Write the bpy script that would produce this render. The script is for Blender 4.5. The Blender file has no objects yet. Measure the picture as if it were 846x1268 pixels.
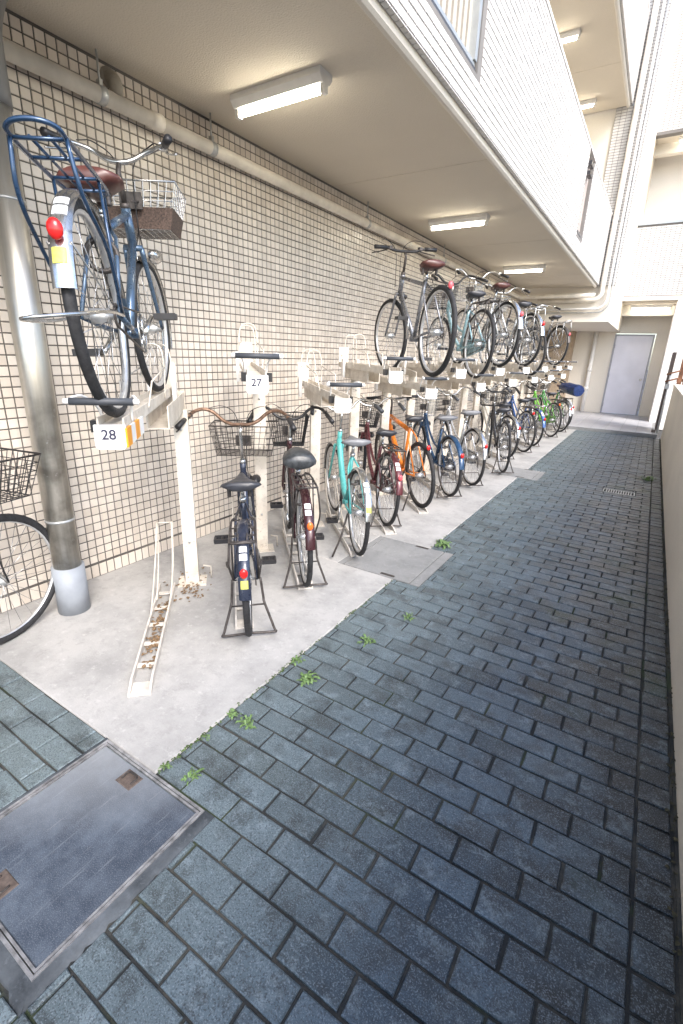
import bpy, math, random
from mathutils import Vector, Matrix, Euler
R = random.Random(7)
rad = math.radians
sc = bpy.context.scene
col = sc.collection

# ------------------------------------------------------------------ camera
cam_d = bpy.data.cameras.new('camera'); cam = bpy.data.objects.new('camera', cam_d); col.objects.link(cam)
cam_d.sensor_fit = 'HORIZONTAL'; cam_d.sensor_width = 36.0; cam_d.lens = 585.6 / 846 * 36.0
cam_d.clip_start = 0.05; cam_d.clip_end = 600
dX = Vector((0.84278704, 0.19796716, -0.50051874)); dY = Vector((0.53724995, -0.2528235, 0.80463828)); dZ = Vector((0.03274906, -0.94704238, -0.31943422))
cam.matrix_world = Matrix(((dX.x, -dX.y, -dX.z, 0.0), (dY.x, -dY.y, -dY.z, 0.0), (dZ.x, -dZ.y, -dZ.z, 1.5), (0, 0, 0, 1)))
sc.camera = cam

# ------------------------------------------------------------------ sky, sun, exposure
SUN_EL, SUN_AZ = rad(41), rad(122)        # azimuth measured from +Y (down the alley) towards +X
world = bpy.data.worlds.new('World'); sc.world = world; world.use_nodes = True
wn = world.node_tree; wn.nodes.clear()
sky = wn.nodes.new('ShaderNodeTexSky'); sky.sky_type = 'NISHITA'; sky.sun_disc = False
sky.sun_elevation = SUN_EL; sky.sun_rotation = SUN_AZ; sky.dust_density = 2.0; sky.air_density = 1.0; sky.ozone_density = 1.0
bg = wn.nodes.new('ShaderNodeBackground'); bg.inputs['Strength'].default_value = 0.15
wo = wn.nodes.new('ShaderNodeOutputWorld')
wn.links.new(sky.outputs[0], bg.inputs[0]); wn.links.new(bg.outputs[0], wo.inputs[0])
sd = bpy.data.lights.new('sun', 'SUN'); sd.energy = 1.3; sd.angle = rad(26); sd.color = (1.0, 0.965, 0.92)
so = bpy.data.objects.new('sun', sd); col.objects.link(so)
sv = Vector((math.sin(SUN_AZ) * math.cos(SUN_EL), math.cos(SUN_AZ) * math.cos(SUN_EL), math.sin(SUN_EL)))
so.rotation_euler = sv.to_track_quat('Z', 'Y').to_euler(); so.location = (6, -8, 12)
vs = sc.view_settings; vs.view_transform = 'Standard'; vs.look = 'None'; vs.gamma = 1.0; vs.use_curve_mapping = False
vs.exposure = 1.68

# ------------------------------------------------------------------ materials
MATS = {}
def new_mat(name):
    m = bpy.data.materials.new(name); m.use_nodes = True; MATS[name] = m
    return m, m.node_tree, m.node_tree.nodes['Principled BSDF']
def N(nt, t, **kw):
    n = nt.nodes.new(t)
    for k, v in kw.items():
        if k in n.inputs.keys(): n.inputs[k].default_value = v
        else: setattr(n, k, v)
    return n
def L(nt, a, b): nt.links.new(a, b)
def mixc(nt, fac, a, b, mode='MIX'):
    n = nt.nodes.new('ShaderNodeMix'); n.data_type = 'RGBA'; n.blend_type = mode
    for sock, v in ((n.inputs[0], fac), (n.inputs[6], a), (n.inputs[7], b)):
        if hasattr(v, 'is_output'): nt.links.new(v, sock)
        else: sock.default_value = (v if isinstance(v, float) else (*v, 1.0) if len(v) == 3 else v)
    return n.outputs[2]
def ramp(nt, src, p0, p1):
    n = nt.nodes.new('ShaderNodeMapRange'); n.inputs[1].default_value = p0; n.inputs[2].default_value = p1
    n.clamp = True; nt.links.new(src, n.inputs[0]); return n.outputs[0]
def wpos(nt): return nt.nodes.new('ShaderNodeNewGeometry').outputs['Position']
def noise(nt, vec, scale, detail=4.0, rough=0.55):
    n = N(nt, 'ShaderNodeTexNoise', Scale=scale, Detail=detail, Roughness=rough); nt.links.new(vec, n.inputs['Vector']); return n.outputs['Fac']
def math_(nt, op, a, b=0.5):
    n = nt.nodes.new('ShaderNodeMath'); n.operation = op
    for i, v in enumerate((a, b)):
        if hasattr(v, 'is_output'): nt.links.new(v, n.inputs[i])
        else: n.inputs[i].default_value = v
    return n.outputs[0]
def bump(nt, bs, h, strength, dist=0.002):
    b = N(nt, 'ShaderNodeBump', Strength=strength, Distance=dist); nt.links.new(h, b.inputs['Height']); nt.links.new(b.outputs[0], bs.inputs['Normal'])
def piece_random(nt):
    g = nt.nodes.new('ShaderNodeNewGeometry'); o = nt.nodes.new('ShaderNodeObjectInfo')
    return math_(nt, 'FRACT', math_(nt, 'ADD', g.outputs['Random Per Island'], o.outputs['Random']))
def simple(name, c, rough=0.5, metal=0.0, var=0.12, scale=14.0, bmp=0.0, coat=0.0):
    if name in MATS: return MATS[name]
    m, nt, bs = new_mat(name); p = wpos(nt)
    f = ramp(nt, noise(nt, p, scale), 0.3, 0.7)
    d = tuple(x * (1 - var * 1.6) for x in c); e = tuple(min(1, x * (1 + var)) for x in c)
    L(nt, mixc(nt, f, d, e), bs.inputs['Base Color'])
    bs.inputs['Metallic'].default_value = metal
    L(nt, ramp2(nt, noise(nt, p, scale * 2.3), rough * 0.8, min(1, rough * 1.2)), bs.inputs['Roughness'])
    if coat: bs.inputs['Coat Weight'].default_value = coat
    if bmp: bump(nt, bs, noise(nt, p, 180.0, 2.0), bmp)
    return m
def ramp2(nt, src, lo, hi):
    n = nt.nodes.new('ShaderNodeMapRange'); n.inputs[1].default_value = 0.25; n.inputs[2].default_value = 0.75
    n.inputs[3].default_value = lo; n.inputs[4].default_value = hi; nt.links.new(src, n.inputs[0]); return n.outputs[0]

def m_brick():
    m, nt, bs = new_mat('paver'); p = wpos(nt); r = piece_random(nt)
    base = mixc(nt, r, (0.018, 0.033, 0.050), (0.080, 0.120, 0.158))
    sx = nt.nodes.new('ShaderNodeSeparateXYZ'); L(nt, p, sx.inputs[0])
    big = ramp(nt, noise(nt, p, 1.1, 3.0), 0.38, 0.66)
    base = mixc(nt, math_(nt, 'MULTIPLY', big, 0.75), base, (0.115, 0.155, 0.182))
    # pale grey-green tint towards the slab: reflected light put into the brick colour
    left = math_(nt, 'ADD', sx.outputs[0], math_(nt, 'MULTIPLY', noise(nt, p, 2.0), 0.7))
    lf = ramp(nt, left, 0.05, -1.05)
    base = mixc(nt, math_(nt, 'MULTIPLY', lf, 0.62), base, (0.17, 0.208, 0.20))
    # dirt washed against the low wall
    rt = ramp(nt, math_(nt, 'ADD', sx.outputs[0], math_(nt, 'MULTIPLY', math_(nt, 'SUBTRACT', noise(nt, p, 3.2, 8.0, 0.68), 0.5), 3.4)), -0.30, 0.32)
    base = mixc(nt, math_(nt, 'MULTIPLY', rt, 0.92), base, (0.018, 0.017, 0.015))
    moss = math_(nt, 'MULTIPLY', rt, ramp(nt, noise(nt, p, 2.3, 3.0), 0.56, 0.66))
    base = mixc(nt, math_(nt, 'MULTIPLY', moss, 0.65), base, (0.03, 0.055, 0.012))
    # chalky marks
    w = ramp(nt, noise(nt, p, 13.0, 9.0, 0.78), 0.525, 0.61)
    base = mixc(nt, math_(nt, 'MULTIPLY', w, 0.40), base, (0.26, 0.325, 0.36))
    gr_ = ramp(nt, noise(nt, p, 6.0, 8.0, 0.72), 0.495, 0.40)
    base = mixc(nt, math_(nt, 'MULTIPLY', gr_, 0.55), base, (0.026, 0.028, 0.028))
    sp = ramp(nt, noise(nt, p, 260.0, 2.0), 0.53, 0.66)
    base = mixc(nt, math_(nt, 'MULTIPLY', sp, 0.6), base, (0.25, 0.30, 0.34))
    dk = ramp(nt, noise(nt, p, 200.0, 2.0), 0.47, 0.36)
    base = mixc(nt, math_(nt, 'MULTIPLY', dk, 0.6), base, (0.02, 0.022, 0.026))
    L(nt, base, bs.inputs['Base Color'])
    L(nt, ramp2(nt, noise(nt, p, 6.0), 0.28, 0.50), bs.inputs['Roughness'])
    h = math_(nt, 'ADD', noise(nt, p, 260.0, 3.0), math_(nt, 'MULTIPLY', noise(nt, p, 30.0), 1.5))
    bump(nt, bs, h, 0.4, 0.003); return m
def m_concrete(name='concrete', c=(0.43, 0.42, 0.405), dark=(0.26, 0.257, 0.25), amount=0.7):
    m, nt, bs = new_mat(name); p = wpos(nt)
    a = ramp(nt, noise(nt, p, 2.1, 9.0, 0.68), 0.42, 0.62)
    b = mixc(nt, math_(nt, 'MULTIPLY', a, amount), c, dark)
    s = ramp(nt, noise(nt, p, 13.0, 8.0, 0.75), 0.52, 0.62)
    b = mixc(nt, math_(nt, 'MULTIPLY', s, 0.40), b, tuple(x * 0.60 for x in c))
    s2 = ramp(nt, noise(nt, p, 23.0, 8.0, 0.75), 0.56, 0.66)
    b = mixc(nt, math_(nt, 'MULTIPLY', s2, 0.35), b, tuple(min(.7, x * 1.5) for x in c))
    f = ramp(nt, noise(nt, p, 150.0, 3.0), 0.5, 0.75)
    b = mixc(nt, math_(nt, 'MULTIPLY', f, 0.25), b, tuple(x * 0.6 for x in c))
    L(nt, b, bs.inputs['Base Color']); bs.inputs['Roughness'].default_value = 0.82
    bump(nt, bs, math_(nt, 'ADD', noise(nt, p, 120.0, 3.0), noise(nt, p, 14.0, 3.0)), 0.35, 0.003); return m
def m_tile(name, c0, c1, rough=0.35):
    m, nt, bs = new_mat(name); p = wpos(nt); r = piece_random(nt)
    b = mixc(nt, r, c0, c1)
    st = ramp(nt, noise(nt, p, 0.9, 5.0, 0.6), 0.5, 0.75)
    b = mixc(nt, math_(nt, 'MULTIPLY', st, 0.18), b, tuple(x * 0.72 for x in c0))
    mp = N(nt, 'ShaderNodeMapping'); mp.inputs['Scale'].default_value = (9, 9, .55); L(nt, p, mp.inputs[0])
    dr_ = ramp(nt, noise(nt, mp.outputs[0], 1.0, 6.0, 0.65), 0.52, 0.70)
    b = mixc(nt, math_(nt, 'MULTIPLY', dr_, 0.28), b, tuple(x * 0.66 for x in c0))
    f = ramp(nt, noise(nt, p, 60.0, 3.0), 0.5, 0.8)
    b = mixc(nt, math_(nt, 'MULTIPLY', f, 0.15), b, tuple(x * 0.8 for x in c0))
    L(nt, b, bs.inputs['Base Color'])
    L(nt, ramp2(nt, r, rough * 0.8, rough * 1.3), bs.inputs['Roughness'])
    bump(nt, bs, noise(nt, p, 50.0), 0.12, 0.002); return m
def m_stucco(name, c, scale=90.0, b_=0.7, dirt=0.25):
    m, nt, bs = new_mat(name); p = wpos(nt)
    a = ramp(nt, noise(nt, p, 0.7, 5.0), 0.4, 0.75)
    b = mixc(nt, math_(nt, 'MULTIPLY', a, dirt), c, tuple(x * 0.68 for x in c))
    f = ramp(nt, noise(nt, p, scale, 3.0), 0.4, 0.7)
    b = mixc(nt, math_(nt, 'MULTIPLY', f, 0.22), b, tuple(x * 0.75 for x in c))
    L(nt, b, bs.inputs['Base Color']); bs.inputs['Roughness'].default_value = 0.85
    bump(nt, bs, noise(nt, p, scale, 4.0), b_, 0.004); return m
def m_steel():
    m, nt, bs = new_mat('stainless'); p = wpos(nt)
    mp = N(nt, 'ShaderNodeMapping'); mp.inputs['Scale'].default_value = (18, 18, 1.2); L(nt, p, mp.inputs[0])
    a = ramp(nt, noise(nt, mp.outputs[0], 1.0, 5.0), 0.42, 0.66)
    b = mixc(nt, a, (0.62, 0.60, 0.55), (0.44, 0.42, 0.37))
    sx = nt.nodes.new('ShaderNodeSeparateXYZ'); L(nt, p, sx.inputs[0])
    g = math_(nt, 'MULTIPLY', ramp(nt, noise(nt, p, 5.0, 5.0), 0.45, 0.62), ramp(nt, sx.outputs[2], 1.9, 0.9))
    b = mixc(nt, math_(nt, 'MULTIPLY', g, 0.6), b, (0.12, 0.105, 0.085))
    sc_ = ramp(nt, noise(nt, p, 34.0, 5.0, 0.7), 0.63, 0.68)
    b = mixc(nt, math_(nt, 'MULTIPLY', sc_, 0.6), b, (0.55, 0.55, 0.52))
    L(nt, b, bs.inputs['Base Color']); bs.inputs['Metallic'].default_value = 0.85
    L(nt, ramp2(nt, noise(nt, mp.outputs[0], 2.0), 0.28, 0.5), bs.inputs['Roughness']); return m
def m_plate():
    m, nt, bs = new_mat('cover_plate'); p = wpos(nt)
    a = ramp(nt, noise(nt, p, 7.0, 8.0, 0.72), 0.40, 0.80)
    b = mixc(nt, a, (0.034, 0.048, 0.072), (0.125, 0.155, 0.195))
    sx = nt.nodes.new('ShaderNodeSeparateXYZ'); L(nt, p, sx.inputs[0])
    e = ramp(nt, math_(nt, 'SUBTRACT', sx.outputs[1], sx.outputs[0]), 1.75, 2.35)
    b = mixc(nt, math_(nt, 'MULTIPLY', e, 0.6), b, (0.40, 0.41, 0.41))
    mp = N(nt, 'ShaderNodeMapping'); mp.inputs['Scale'].default_value = (70, 3.5, 1); mp.inputs['Rotation'].default_value = (0, 0, .5); L(nt, p, mp.inputs[0])
    scr = ramp(nt, noise(nt, mp.outputs[0], 1.0, 6.0, 0.7), 0.58, 0.66)
    b = mixc(nt, math_(nt, 'MULTIPLY', scr, 0.28), b, (0.33, 0.35, 0.37))
    sp = ramp(nt, noise(nt, p, 330.0, 2.0), 0.5, 0.66)
    b = mixc(nt, math_(nt, 'MULTIPLY', sp, 0.35), b, (0.28, 0.29, 0.31))
    L(nt, b, bs.inputs['Base Color']); bs.inputs['Roughness'].default_value = 0.6
    bump(nt, bs, noise(nt, p, 300.0, 2.0), 0.5, 0.002); return m
def m_emit(name, c, s):
    m, nt, bs = new_mat(name)
    bs.inputs['Base Color'].default_value = (*c, 1); bs.inputs['Emission Color'].default_value = (*c, 1); bs.inputs['Emission Strength'].default_value = s
    return m
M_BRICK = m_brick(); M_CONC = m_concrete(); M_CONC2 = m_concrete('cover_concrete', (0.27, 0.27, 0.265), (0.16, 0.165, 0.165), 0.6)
M_MORT = m_concrete('mortar_bed', (0.13, 0.145, 0.16), (0.028, 0.034, 0.04), 0.95)
M_TILE = m_tile('wall_tile', (0.61, 0.54, 0.465), (0.75, 0.68, 0.60)); M_GROUT = simple('dark_grout', (0.15, 0.135, 0.12), 0.9, var=0.35, scale=2.5)
M_FTILE = m_tile('facade_tile', (0.60, 0.58, 0.56), (0.68, 0.66, 0.64), 0.4); M_FGROUT = simple('pale_grout', (0.19, 0.18, 0.172), 0.9, scale=4)
M_CEIL = m_stucco('soffit_stucco', (0.72, 0.65, 0.54), 110.0, 1.0, 0.30)
M_BEAM = m_stucco('beam_paint', (0.76, 0.71, 0.63), 60.0, 0.2, 0.15)
M_LOW = m_stucco('low_wall_render', (0.76, 0.70, 0.61), 70.0, 0.45, 0.45)
M_WHITEW = m_stucco('white_render', (0.78, 0.75, 0.71), 60.0, 0.2, 0.1)
M_STEEL = m_steel(); M_PLATE = m_plate()
M_GROUND = simple('asphalt', (0.05, 0.05, 0.05), 0.9, var=0.3, scale=6, bmp=0.4)
def m_bed():
    m, nt, bs = new_mat('joint_soil'); p = wpos(nt)
    c = mixc(nt, ramp(nt, noise(nt, p, 3.0, 7.0, 0.7), 0.46, 0.58), (0.030, 0.032, 0.032), (0.075, 0.072, 0.062))
    c = mixc(nt, math_(nt, 'MULTIPLY', ramp(nt, noise(nt, p, 2.2, 6.0, 0.65), 0.54, 0.62), 0.6), c, (0.045, 0.07, 0.022))
    L(nt, c, bs.inputs['Base Color']); bs.inputs['Roughness'].default_value = 0.95; bump(nt, bs, noise(nt, p, 200.0, 3.0), 0.6, 0.004); return m
M_BED = m_bed()
def m_rack():
    m, nt, bs = new_mat('rack_cream_paint'); p = wpos(nt)
    c = mixc(nt, ramp(nt, noise(nt, p, 9.0, 6.0), 0.38, 0.62), (0.58, 0.525, 0.445), (0.72, 0.665, 0.585))
    c = mixc(nt, math_(nt, 'MULTIPLY', ramp(nt, noise(nt, p, 38.0, 8.0, 0.75), 0.60, 0.64), 0.8), c, (0.22, 0.12, 0.065))
    c = mixc(nt, math_(nt, 'MULTIPLY', ramp(nt, noise(nt, p, 17.0, 8.0, 0.75), 0.54, 0.66), 0.45), c, (0.36, 0.33, 0.29))
    L(nt, c, bs.inputs['Base Color']); L(nt, ramp2(nt, noise(nt, p, 30.0), 0.35, 0.6), bs.inputs['Roughness']); return m
M_RACK = m_rack()
M_RACKW = simple('rack_white', (0.80, 0.79, 0.77), 0.45, var=0.04)
M_RUST = simple('rail_zinc', (0.66, 0.62, 0.565), 0.55, 0.1, var=0.15, scale=22)
M_PVC = simple('pipe_cream', (0.76, 0.71, 0.63), 0.45, var=0.10, scale=7)
M_GRAYPVC = simple('grey_sleeve', (0.30, 0.325, 0.36), 0.55, var=0.08, scale=9)
M_DARKPIPE = simple('dark_pipe', (0.15, 0.145, 0.14), 0.5, var=0.12, scale=9)
M_GALV = simple('galvanised', (0.50, 0.51, 0.51), 0.42, 0.6, var=0.15, scale=18)
M_BLACK = simple('black_plastic', (0.022, 0.022, 0.025), 0.45, var=0.2)
M_RUBBER = simple('tyre_rubber', (0.022, 0.022, 0.024), 0.75, var=0.3, scale=40)
M_GRIPD = simple('grey_grip', (0.055, 0.06, 0.07), 0.55, var=0.15)
M_CHROME = simple('chrome', (0.62, 0.62, 0.61), 0.22, 0.92, var=0.15, scale=30)
M_ALLOY = simple('alloy_rim', (0.64, 0.645, 0.65), 0.36, 0.7, var=0.1, scale=30)
M_RUSTYBAR = simple('rusty_chrome', (0.24, 0.15, 0.105), 0.45, 0.6, var=0.35, scale=50)
M_DARKST = simple('dark_steel', (0.085, 0.075, 0.07), 0.5, 0.5, var=0.3, scale=40)
M_RED = simple('red_lens', (0.62, 0.02, 0.02), 0.2, var=0.1); M_ORANGE_L = simple('orange_lens', (0.75, 0.16, 0.03), 0.25, var=0.1)
M_PINK = simple('pink_lens', (0.68, 0.10, 0.12), 0.3); M_STICK = simple('white_sticker', (0.75, 0.76, 0.77), 0.5, var=0.05); M_YEL = simple('yellow_sticker', (0.50, 0.50, 0.10), 0.45, var=0.15, scale=90)
M_TAPE = simple('orange_tape', (0.85, 0.33, 0.015), 0.4, var=0.06)
M_INK = simple('number_ink', (0.03, 0.03, 0.06), 0.6)
M_DOOR = simple('door_paint', (0.76, 0.755, 0.83), 0.42, var=0.05, scale=2.0)
M_FRAME = simple('door_frame', (0.38, 0.38, 0.42), 0.45, var=0.06)
M_TUBE = m_emit('fluorescent', (1.0, 0.93, 0.77), 9.0)
M_FITT = simple('lamp_housing', (0.74, 0.73, 0.70), 0.4, var=0.04)
M_LEAF = simple('weed_leaf', (0.15, 0.245, 0.085), 0.55, var=0.3, scale=60)
M_DRY = simple('dry_leaf', (0.24, 0.155, 0.085), 0.8, var=0.45, scale=80)
M_PETAL = simple('pale_leaf', (0.55, 0.42, 0.40), 0.7, var=0.15, scale=60)
M_WOOD = simple('rusty_brown', (0.17, 0.072, 0.035), 0.7, var=0.35, scale=14)
M_GATE = simple('gate_brown', (0.07, 0.052, 0.045), 0.5, var=0.2)
M_DSLIT = simple('window_dark', (0.06, 0.06, 0.065), 0.3, var=0.1)
M_BAR = simple('railing_taupe', (0.46, 0.42, 0.36), 0.45, var=0.06)
M_ALU = simple('window_alu', (0.46, 0.48, 0.48), 0.35, 0.5, var=0.06)
M_ENTR = m_tile('entrance_tile', (0.34, 0.34, 0.36), (0.42, 0.42, 0.44), 0.5)
M_BROWNSAD = simple('brown_vinyl', (0.085, 0.030, 0.025), 0.35, var=0.2, scale=30)
M_WICKER = simple('wicker_brown', (0.085, 0.055, 0.042), 0.75, var=0.45, scale=130, bmp=0.8)
M_BLUECOV = simple('blue_cover', (0.012, 0.028, 0.105), 0.3, var=0.3, scale=24)
M_GREYSAD = simple('grey_vinyl', (0.17, 0.175, 0.19), 0.42, var=0.1, scale=20)
M_SADB = simple('black_vinyl', (0.035, 0.037, 0.045), 0.38, var=0.2, scale=20)
M_COVER = simple('saddle_cover', (0.05, 0.055, 0.06), 0.35, var=0.35, scale=40)
def paint(name, c, metal=0.15): return simple(name, c, 0.28, metal, var=0.05, scale=9, coat=0.4)

# ------------------------------------------------------------------ mesh helpers
class MB:
    def __init__(s): s.v = []; s.f = []; s.sm = []
    def add(s, vs_, fs, smooth=False):
        o = len(s.v); s.v += [tuple(x) for x in vs_]; s.f += [tuple(i + o for i in f) for f in fs]; s.sm += [smooth] * len(fs); return s
    def box(s, c, d, m=None):
        x, y, z = d[0] / 2, d[1] / 2, d[2] / 2; c = Vector(c)
        P = [Vector((a, b, e)) for a in (-x, x) for b in (-y, y) for e in (-z, z)]
        P = [(m @ p if m else p) + c for p in P]
        return s.add(P, [(0, 1, 3, 2), (4, 6, 7, 5), (0, 4, 5, 1), (2, 3, 7, 6), (0, 2, 6, 4), (1, 5, 7, 3)])
    def b2(s, a, b): return s.box([(a[i] + b[i]) / 2 for i in range(3)], [abs(b[i] - a[i]) for i in range(3)])
    def cham(s, a, b, ch):
        # box with a chamfered rim all round the +Z top
        x0, y0, z0 = a; x1, y1, z1 = b
        P = [(x0, y0, z0), (x1, y0, z0), (x1, y1, z0), (x0, y1, z0), (x0, y0, z1 - ch), (x1, y0, z1 - ch), (x1, y1, z1 - ch), (x0, y1, z1 - ch),
             (x0 + ch, y0 + ch, z1), (x1 - ch, y0 + ch, z1), (x1 - ch, y1 - ch, z1), (x0 + ch, y1 - ch, z1)]
        F = [(8, 9, 10, 11)]
        for i in range(4):
            j = (i + 1) % 4; F += [(i, j, j + 4, i + 4), (i + 4, j + 4, j + 8, i + 8)]
        return s.add(P, F)
    def tube(s, pts, r, n=8, closed=False, caps=True):
        P = [Vector(p) for p in pts]; k = len(P); rr = r if isinstance(r, (list, tuple)) else [r] * k
        T = []
        for i in range(k):
            a = P[(i - 1) % k] if (closed or i) else P[0]; b = P[(i + 1) % k] if (closed or i < k - 1) else P[-1]
            t = (b - a); T.append(t.normalized() if t.length > 1e-9 else Vector((0, 0, 1)))
        u = T[0].orthogonal().normalized(); V = []; F = []
        for i in range(k):
            u = (u - T[i] * u.dot(T[i])); u = u.normalized() if u.length > 1e-6 else T[i].orthogonal().normalized(); w = T[i].cross(u)
            for j in range(n):
                a = 2 * math.pi * j / n; V.append(P[i] + (u * math.cos(a) + w * math.sin(a)) * rr[i])
        for i in range(k if closed else k - 1):
            i2 = (i + 1) % k
            for j in range(n): F.append((i * n + j, i * n + (j + 1) % n, i2 * n + (j + 1) % n, i2 * n + j))
        if caps and not closed: F.append(tuple(range(n))[::-1]); F.append(tuple((k - 1) * n + j for j in range(n)))
        return s.add(V, F, True)
    def rod(s, a, b, r, n=6): return s.tube([a, b], r, n)
    def ring(s, c, R_, prof, seg=44):
        # ring in the XZ plane about Y; prof = closed list of (dr, dy)
        V = []; F = []; k = len(prof)
        for i in range(seg):
            a = 2 * math.pi * i / seg
            for dr, dy in prof: V.append((c[0] + (R_ + dr) * math.cos(a), c[1] + dy, c[2] + (R_ + dr) * math.sin(a)))
        for i in range(seg):
            i2 = (i + 1) % seg
            for j in range(k): F.append((i * k + j, i * k + (j + 1) % k, i2 * k + (j + 1) % k, i2 * k + j))
        return s.add(V, F, True)
    def arc(s, c, R_, a0, a1, w, seg=22, crown=0.012):
        # mudguard: curved strip about Y in the XZ plane, with a rolled section
        sec = [(-crown, -w), (-crown * .3, -w * .75), (0, -w * .3), (0, w * .3), (-crown * .3, w * .75), (-crown, w)]
        V = []; F = []; k = len(sec)
        for th in (0.0, 0.0018):
            for i in range(seg + 1):
                a = a0 + (a1 - a0) * i / seg
                for dr, dy in sec: V.append((c[0] + (R_ + dr - th) * math.cos(a), c[1] + dy, c[2] + (R_ + dr - th) * math.sin(a)))
        o = (seg + 1) * k
        for i in range(seg):
            for j in range(k - 1):
                F.append((i * k + j, i * k + j + 1, (i + 1) * k + j + 1, (i + 1) * k + j)); F.append((o + i * k + j, o + (i + 1) * k + j, o + (i + 1) * k + j + 1, o + i * k + j + 1))
        return s.add(V, F, True)
    def loft(s, secs, smooth=True):
        k = len(secs[0]); V = [p for q in secs for p in q]; F = []
        for i in range(len(secs) - 1):
            for j in range(k): F.append((i * k + j, i * k + (j + 1) % k, (i + 1) * k + (j + 1) % k, (i + 1) * k + j))
        F.append(tuple(range(k))[::-1]); F.append(tuple((len(secs) - 1) * k + j for j in range(k)))
        return s.add(V, F, smooth)
    def ball(s, c, d, n=10, m=6):
        secs = []
        for i in range(m + 1):
            a = -math.pi / 2 + math.pi * i / m; q = max(math.cos(a), 0.03)
            secs.append([(c[0] + d[0] * q * math.cos(2 * math.pi * j / n), c[1] + d[1] * q * math.sin(2 * math.pi * j / n), c[2] + d[2] * math.sin(a)) for j in range(n)])
        return s.loft(secs)
    def mesh(s, name, mat):
        me = bpy.data.meshes.new(name); me.from_pydata(s.v, [], s.f); me.polygons.foreach_set('use_smooth', s.sm); me.materials.append(mat); me.update(); return me
    def build(s, name, mat, parent=None, loc=None):
        o = bpy.data.objects.new(name, s.mesh(name, mat)); col.objects.link(o)
        if parent: o.parent = parent
        if loc: o.location = loc
        return o
def tag(o, label=None, cat=None, group=None, kind=None):
    if label: o['label'] = label
    if cat: o['category'] = cat
    if group: o['group'] = group
    if kind: o['kind'] = kind
    return o
def empty(name, loc=(0, 0, 0), rz=0.0, rx=0.0):
    o = bpy.data.objects.new(name, None); o.empty_display_size = 0.1; col.objects.link(o); o.location = loc; o.rotation_euler = (rx, 0, rz); return o
def spline(P, n=5):
    P = [Vector(p) for p in P]; Q = [P[0] * 2 - P[1]] + P + [P[-1] * 2 - P[-2]]; out = []
    for i in range(1, len(Q) - 2):
        for j in range(n):
            t = j / n; a, b, c, d = Q[i - 1], Q[i], Q[i + 1], Q[i + 2]
            out.append(0.5 * ((2 * b) + (c - a) * t + (2 * a - 5 * b + 4 * c - d) * t * t + (3 * b - a - 3 * c + d) * t ** 3))
    out.append(P[-1]); return out
def visible(x, y, z, marg=30):
    p = Vector((x, y, z - 1.5)); cx = Vector((dX.x, dY.x, dZ.x)).dot(p); cy = Vector((dX.y, dY.y, dZ.y)).dot(p); cz = Vector((dX.z, dY.z, dZ.z)).dot(p)
    if cz < 0.05: return None
    u = 423 + 585.6 * cx / cz; v = 634 + 585.6 * cy / cz
    return cz if (-marg < u < 846 + marg and -marg < v < 1268 + marg) else None

# ------------------------------------------------------------------ ground, paving, slab
XW, ZC = -2.925, 2.99
g = MB(); g.add([(-150, -150, -.12), (150, -150, -.12), (150, 150, -.12), (-150, 150, -.12)], [(0, 1, 2, 3)])
tag(g.build('ground', M_GROUND), 'dark asphalt ground reaching out around the building', 'ground', kind='structure')
pav = MB(); pav.b2((-4.5, -3.0, -.10), (0.375, 12.1, -.0085)); pav = tag(pav.build('paving', M_BED), 'alley paving of dark grey concrete pavers in running bond', 'paving', kind='structure')
SLAB_X, SLAB_Y = -1.27, 0.795
COV1 = (-1.555, .235, -1.0, .79)          # steel cover incl. frame
COV2 = (-1.735, 2.76, -1.075, 3.445)
MORT = (-1.57, .19, -.962, .80)
COV3 = (-1.62, 6.45, -1.02, 7.05)
def inside(x, y, r, e=0.0): return r[0] - e < x < r[2] + e and r[1] - e < y < r[3] + e
cells = []
BX0 = -.837 - 20 * .2
row = -30
while True:
    y0 = .8 - .1 + row * .1 + .1       # top line of brick rows at .8 + n*.1
    y0 = .8 + row * .1; y1 = y0 + .1
    if y0 > 12.05: break
    off = 0.0 if (row % 2) else 0.1
    x = BX0 + off
    while x < .25:
        a, b = x, min(x + .2, .25)
        if b - a > .03: cells.append((a, y0, b, y1))
        x += .2
    # border bricks laid against the low wall
    cells.append((.252, y0, .358, y1)); row += 1
clipped = []
def subtract(c, r):
    # split a brick against a rectangle, keep pieces outside
    a, b, x, y = c
    if x <= r[0] or a >= r[2] or y <= r[1] or b >= r[3]: return [c]
    out = []
    if a < r[0]: out.append((a, b, r[0], y))
    if x > r[2]: out.append((r[2], b, x, y))
    aa, xx = max(a, r[0]), min(x, r[2])
    if b < r[1]: out.append((aa, b, xx, r[1]))
    if y > r[3]: out.append((aa, r[3], xx, y))
    return out
GRATE = (-.26, 6.42, .09, 6.62)
for c in cells:
    L_ = [c]
    for r in ((-9, SLAB_Y, SLAB_X, 99), MORT, COV2, COV3, GRATE):
        L_ = [q for d in L_ for q in subtract(d, r)]
    clipped += [q for q in L_ if q[2] - q[0] > .025 and q[3] - q[1] > .02]
vis = []
for c in clipped:
    cx, cy = (c[0] + c[2]) / 2, (c[1] + c[3]) / 2
    d = visible(cx, cy, 0, 70)
    if d is None:
        if -3.2 < cx and -.2 < cy: vis.append((99, c))
        continue
    vis.append((d, c))
vis.sort(key=lambda t: t[0])
RB = random.Random(3)
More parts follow.
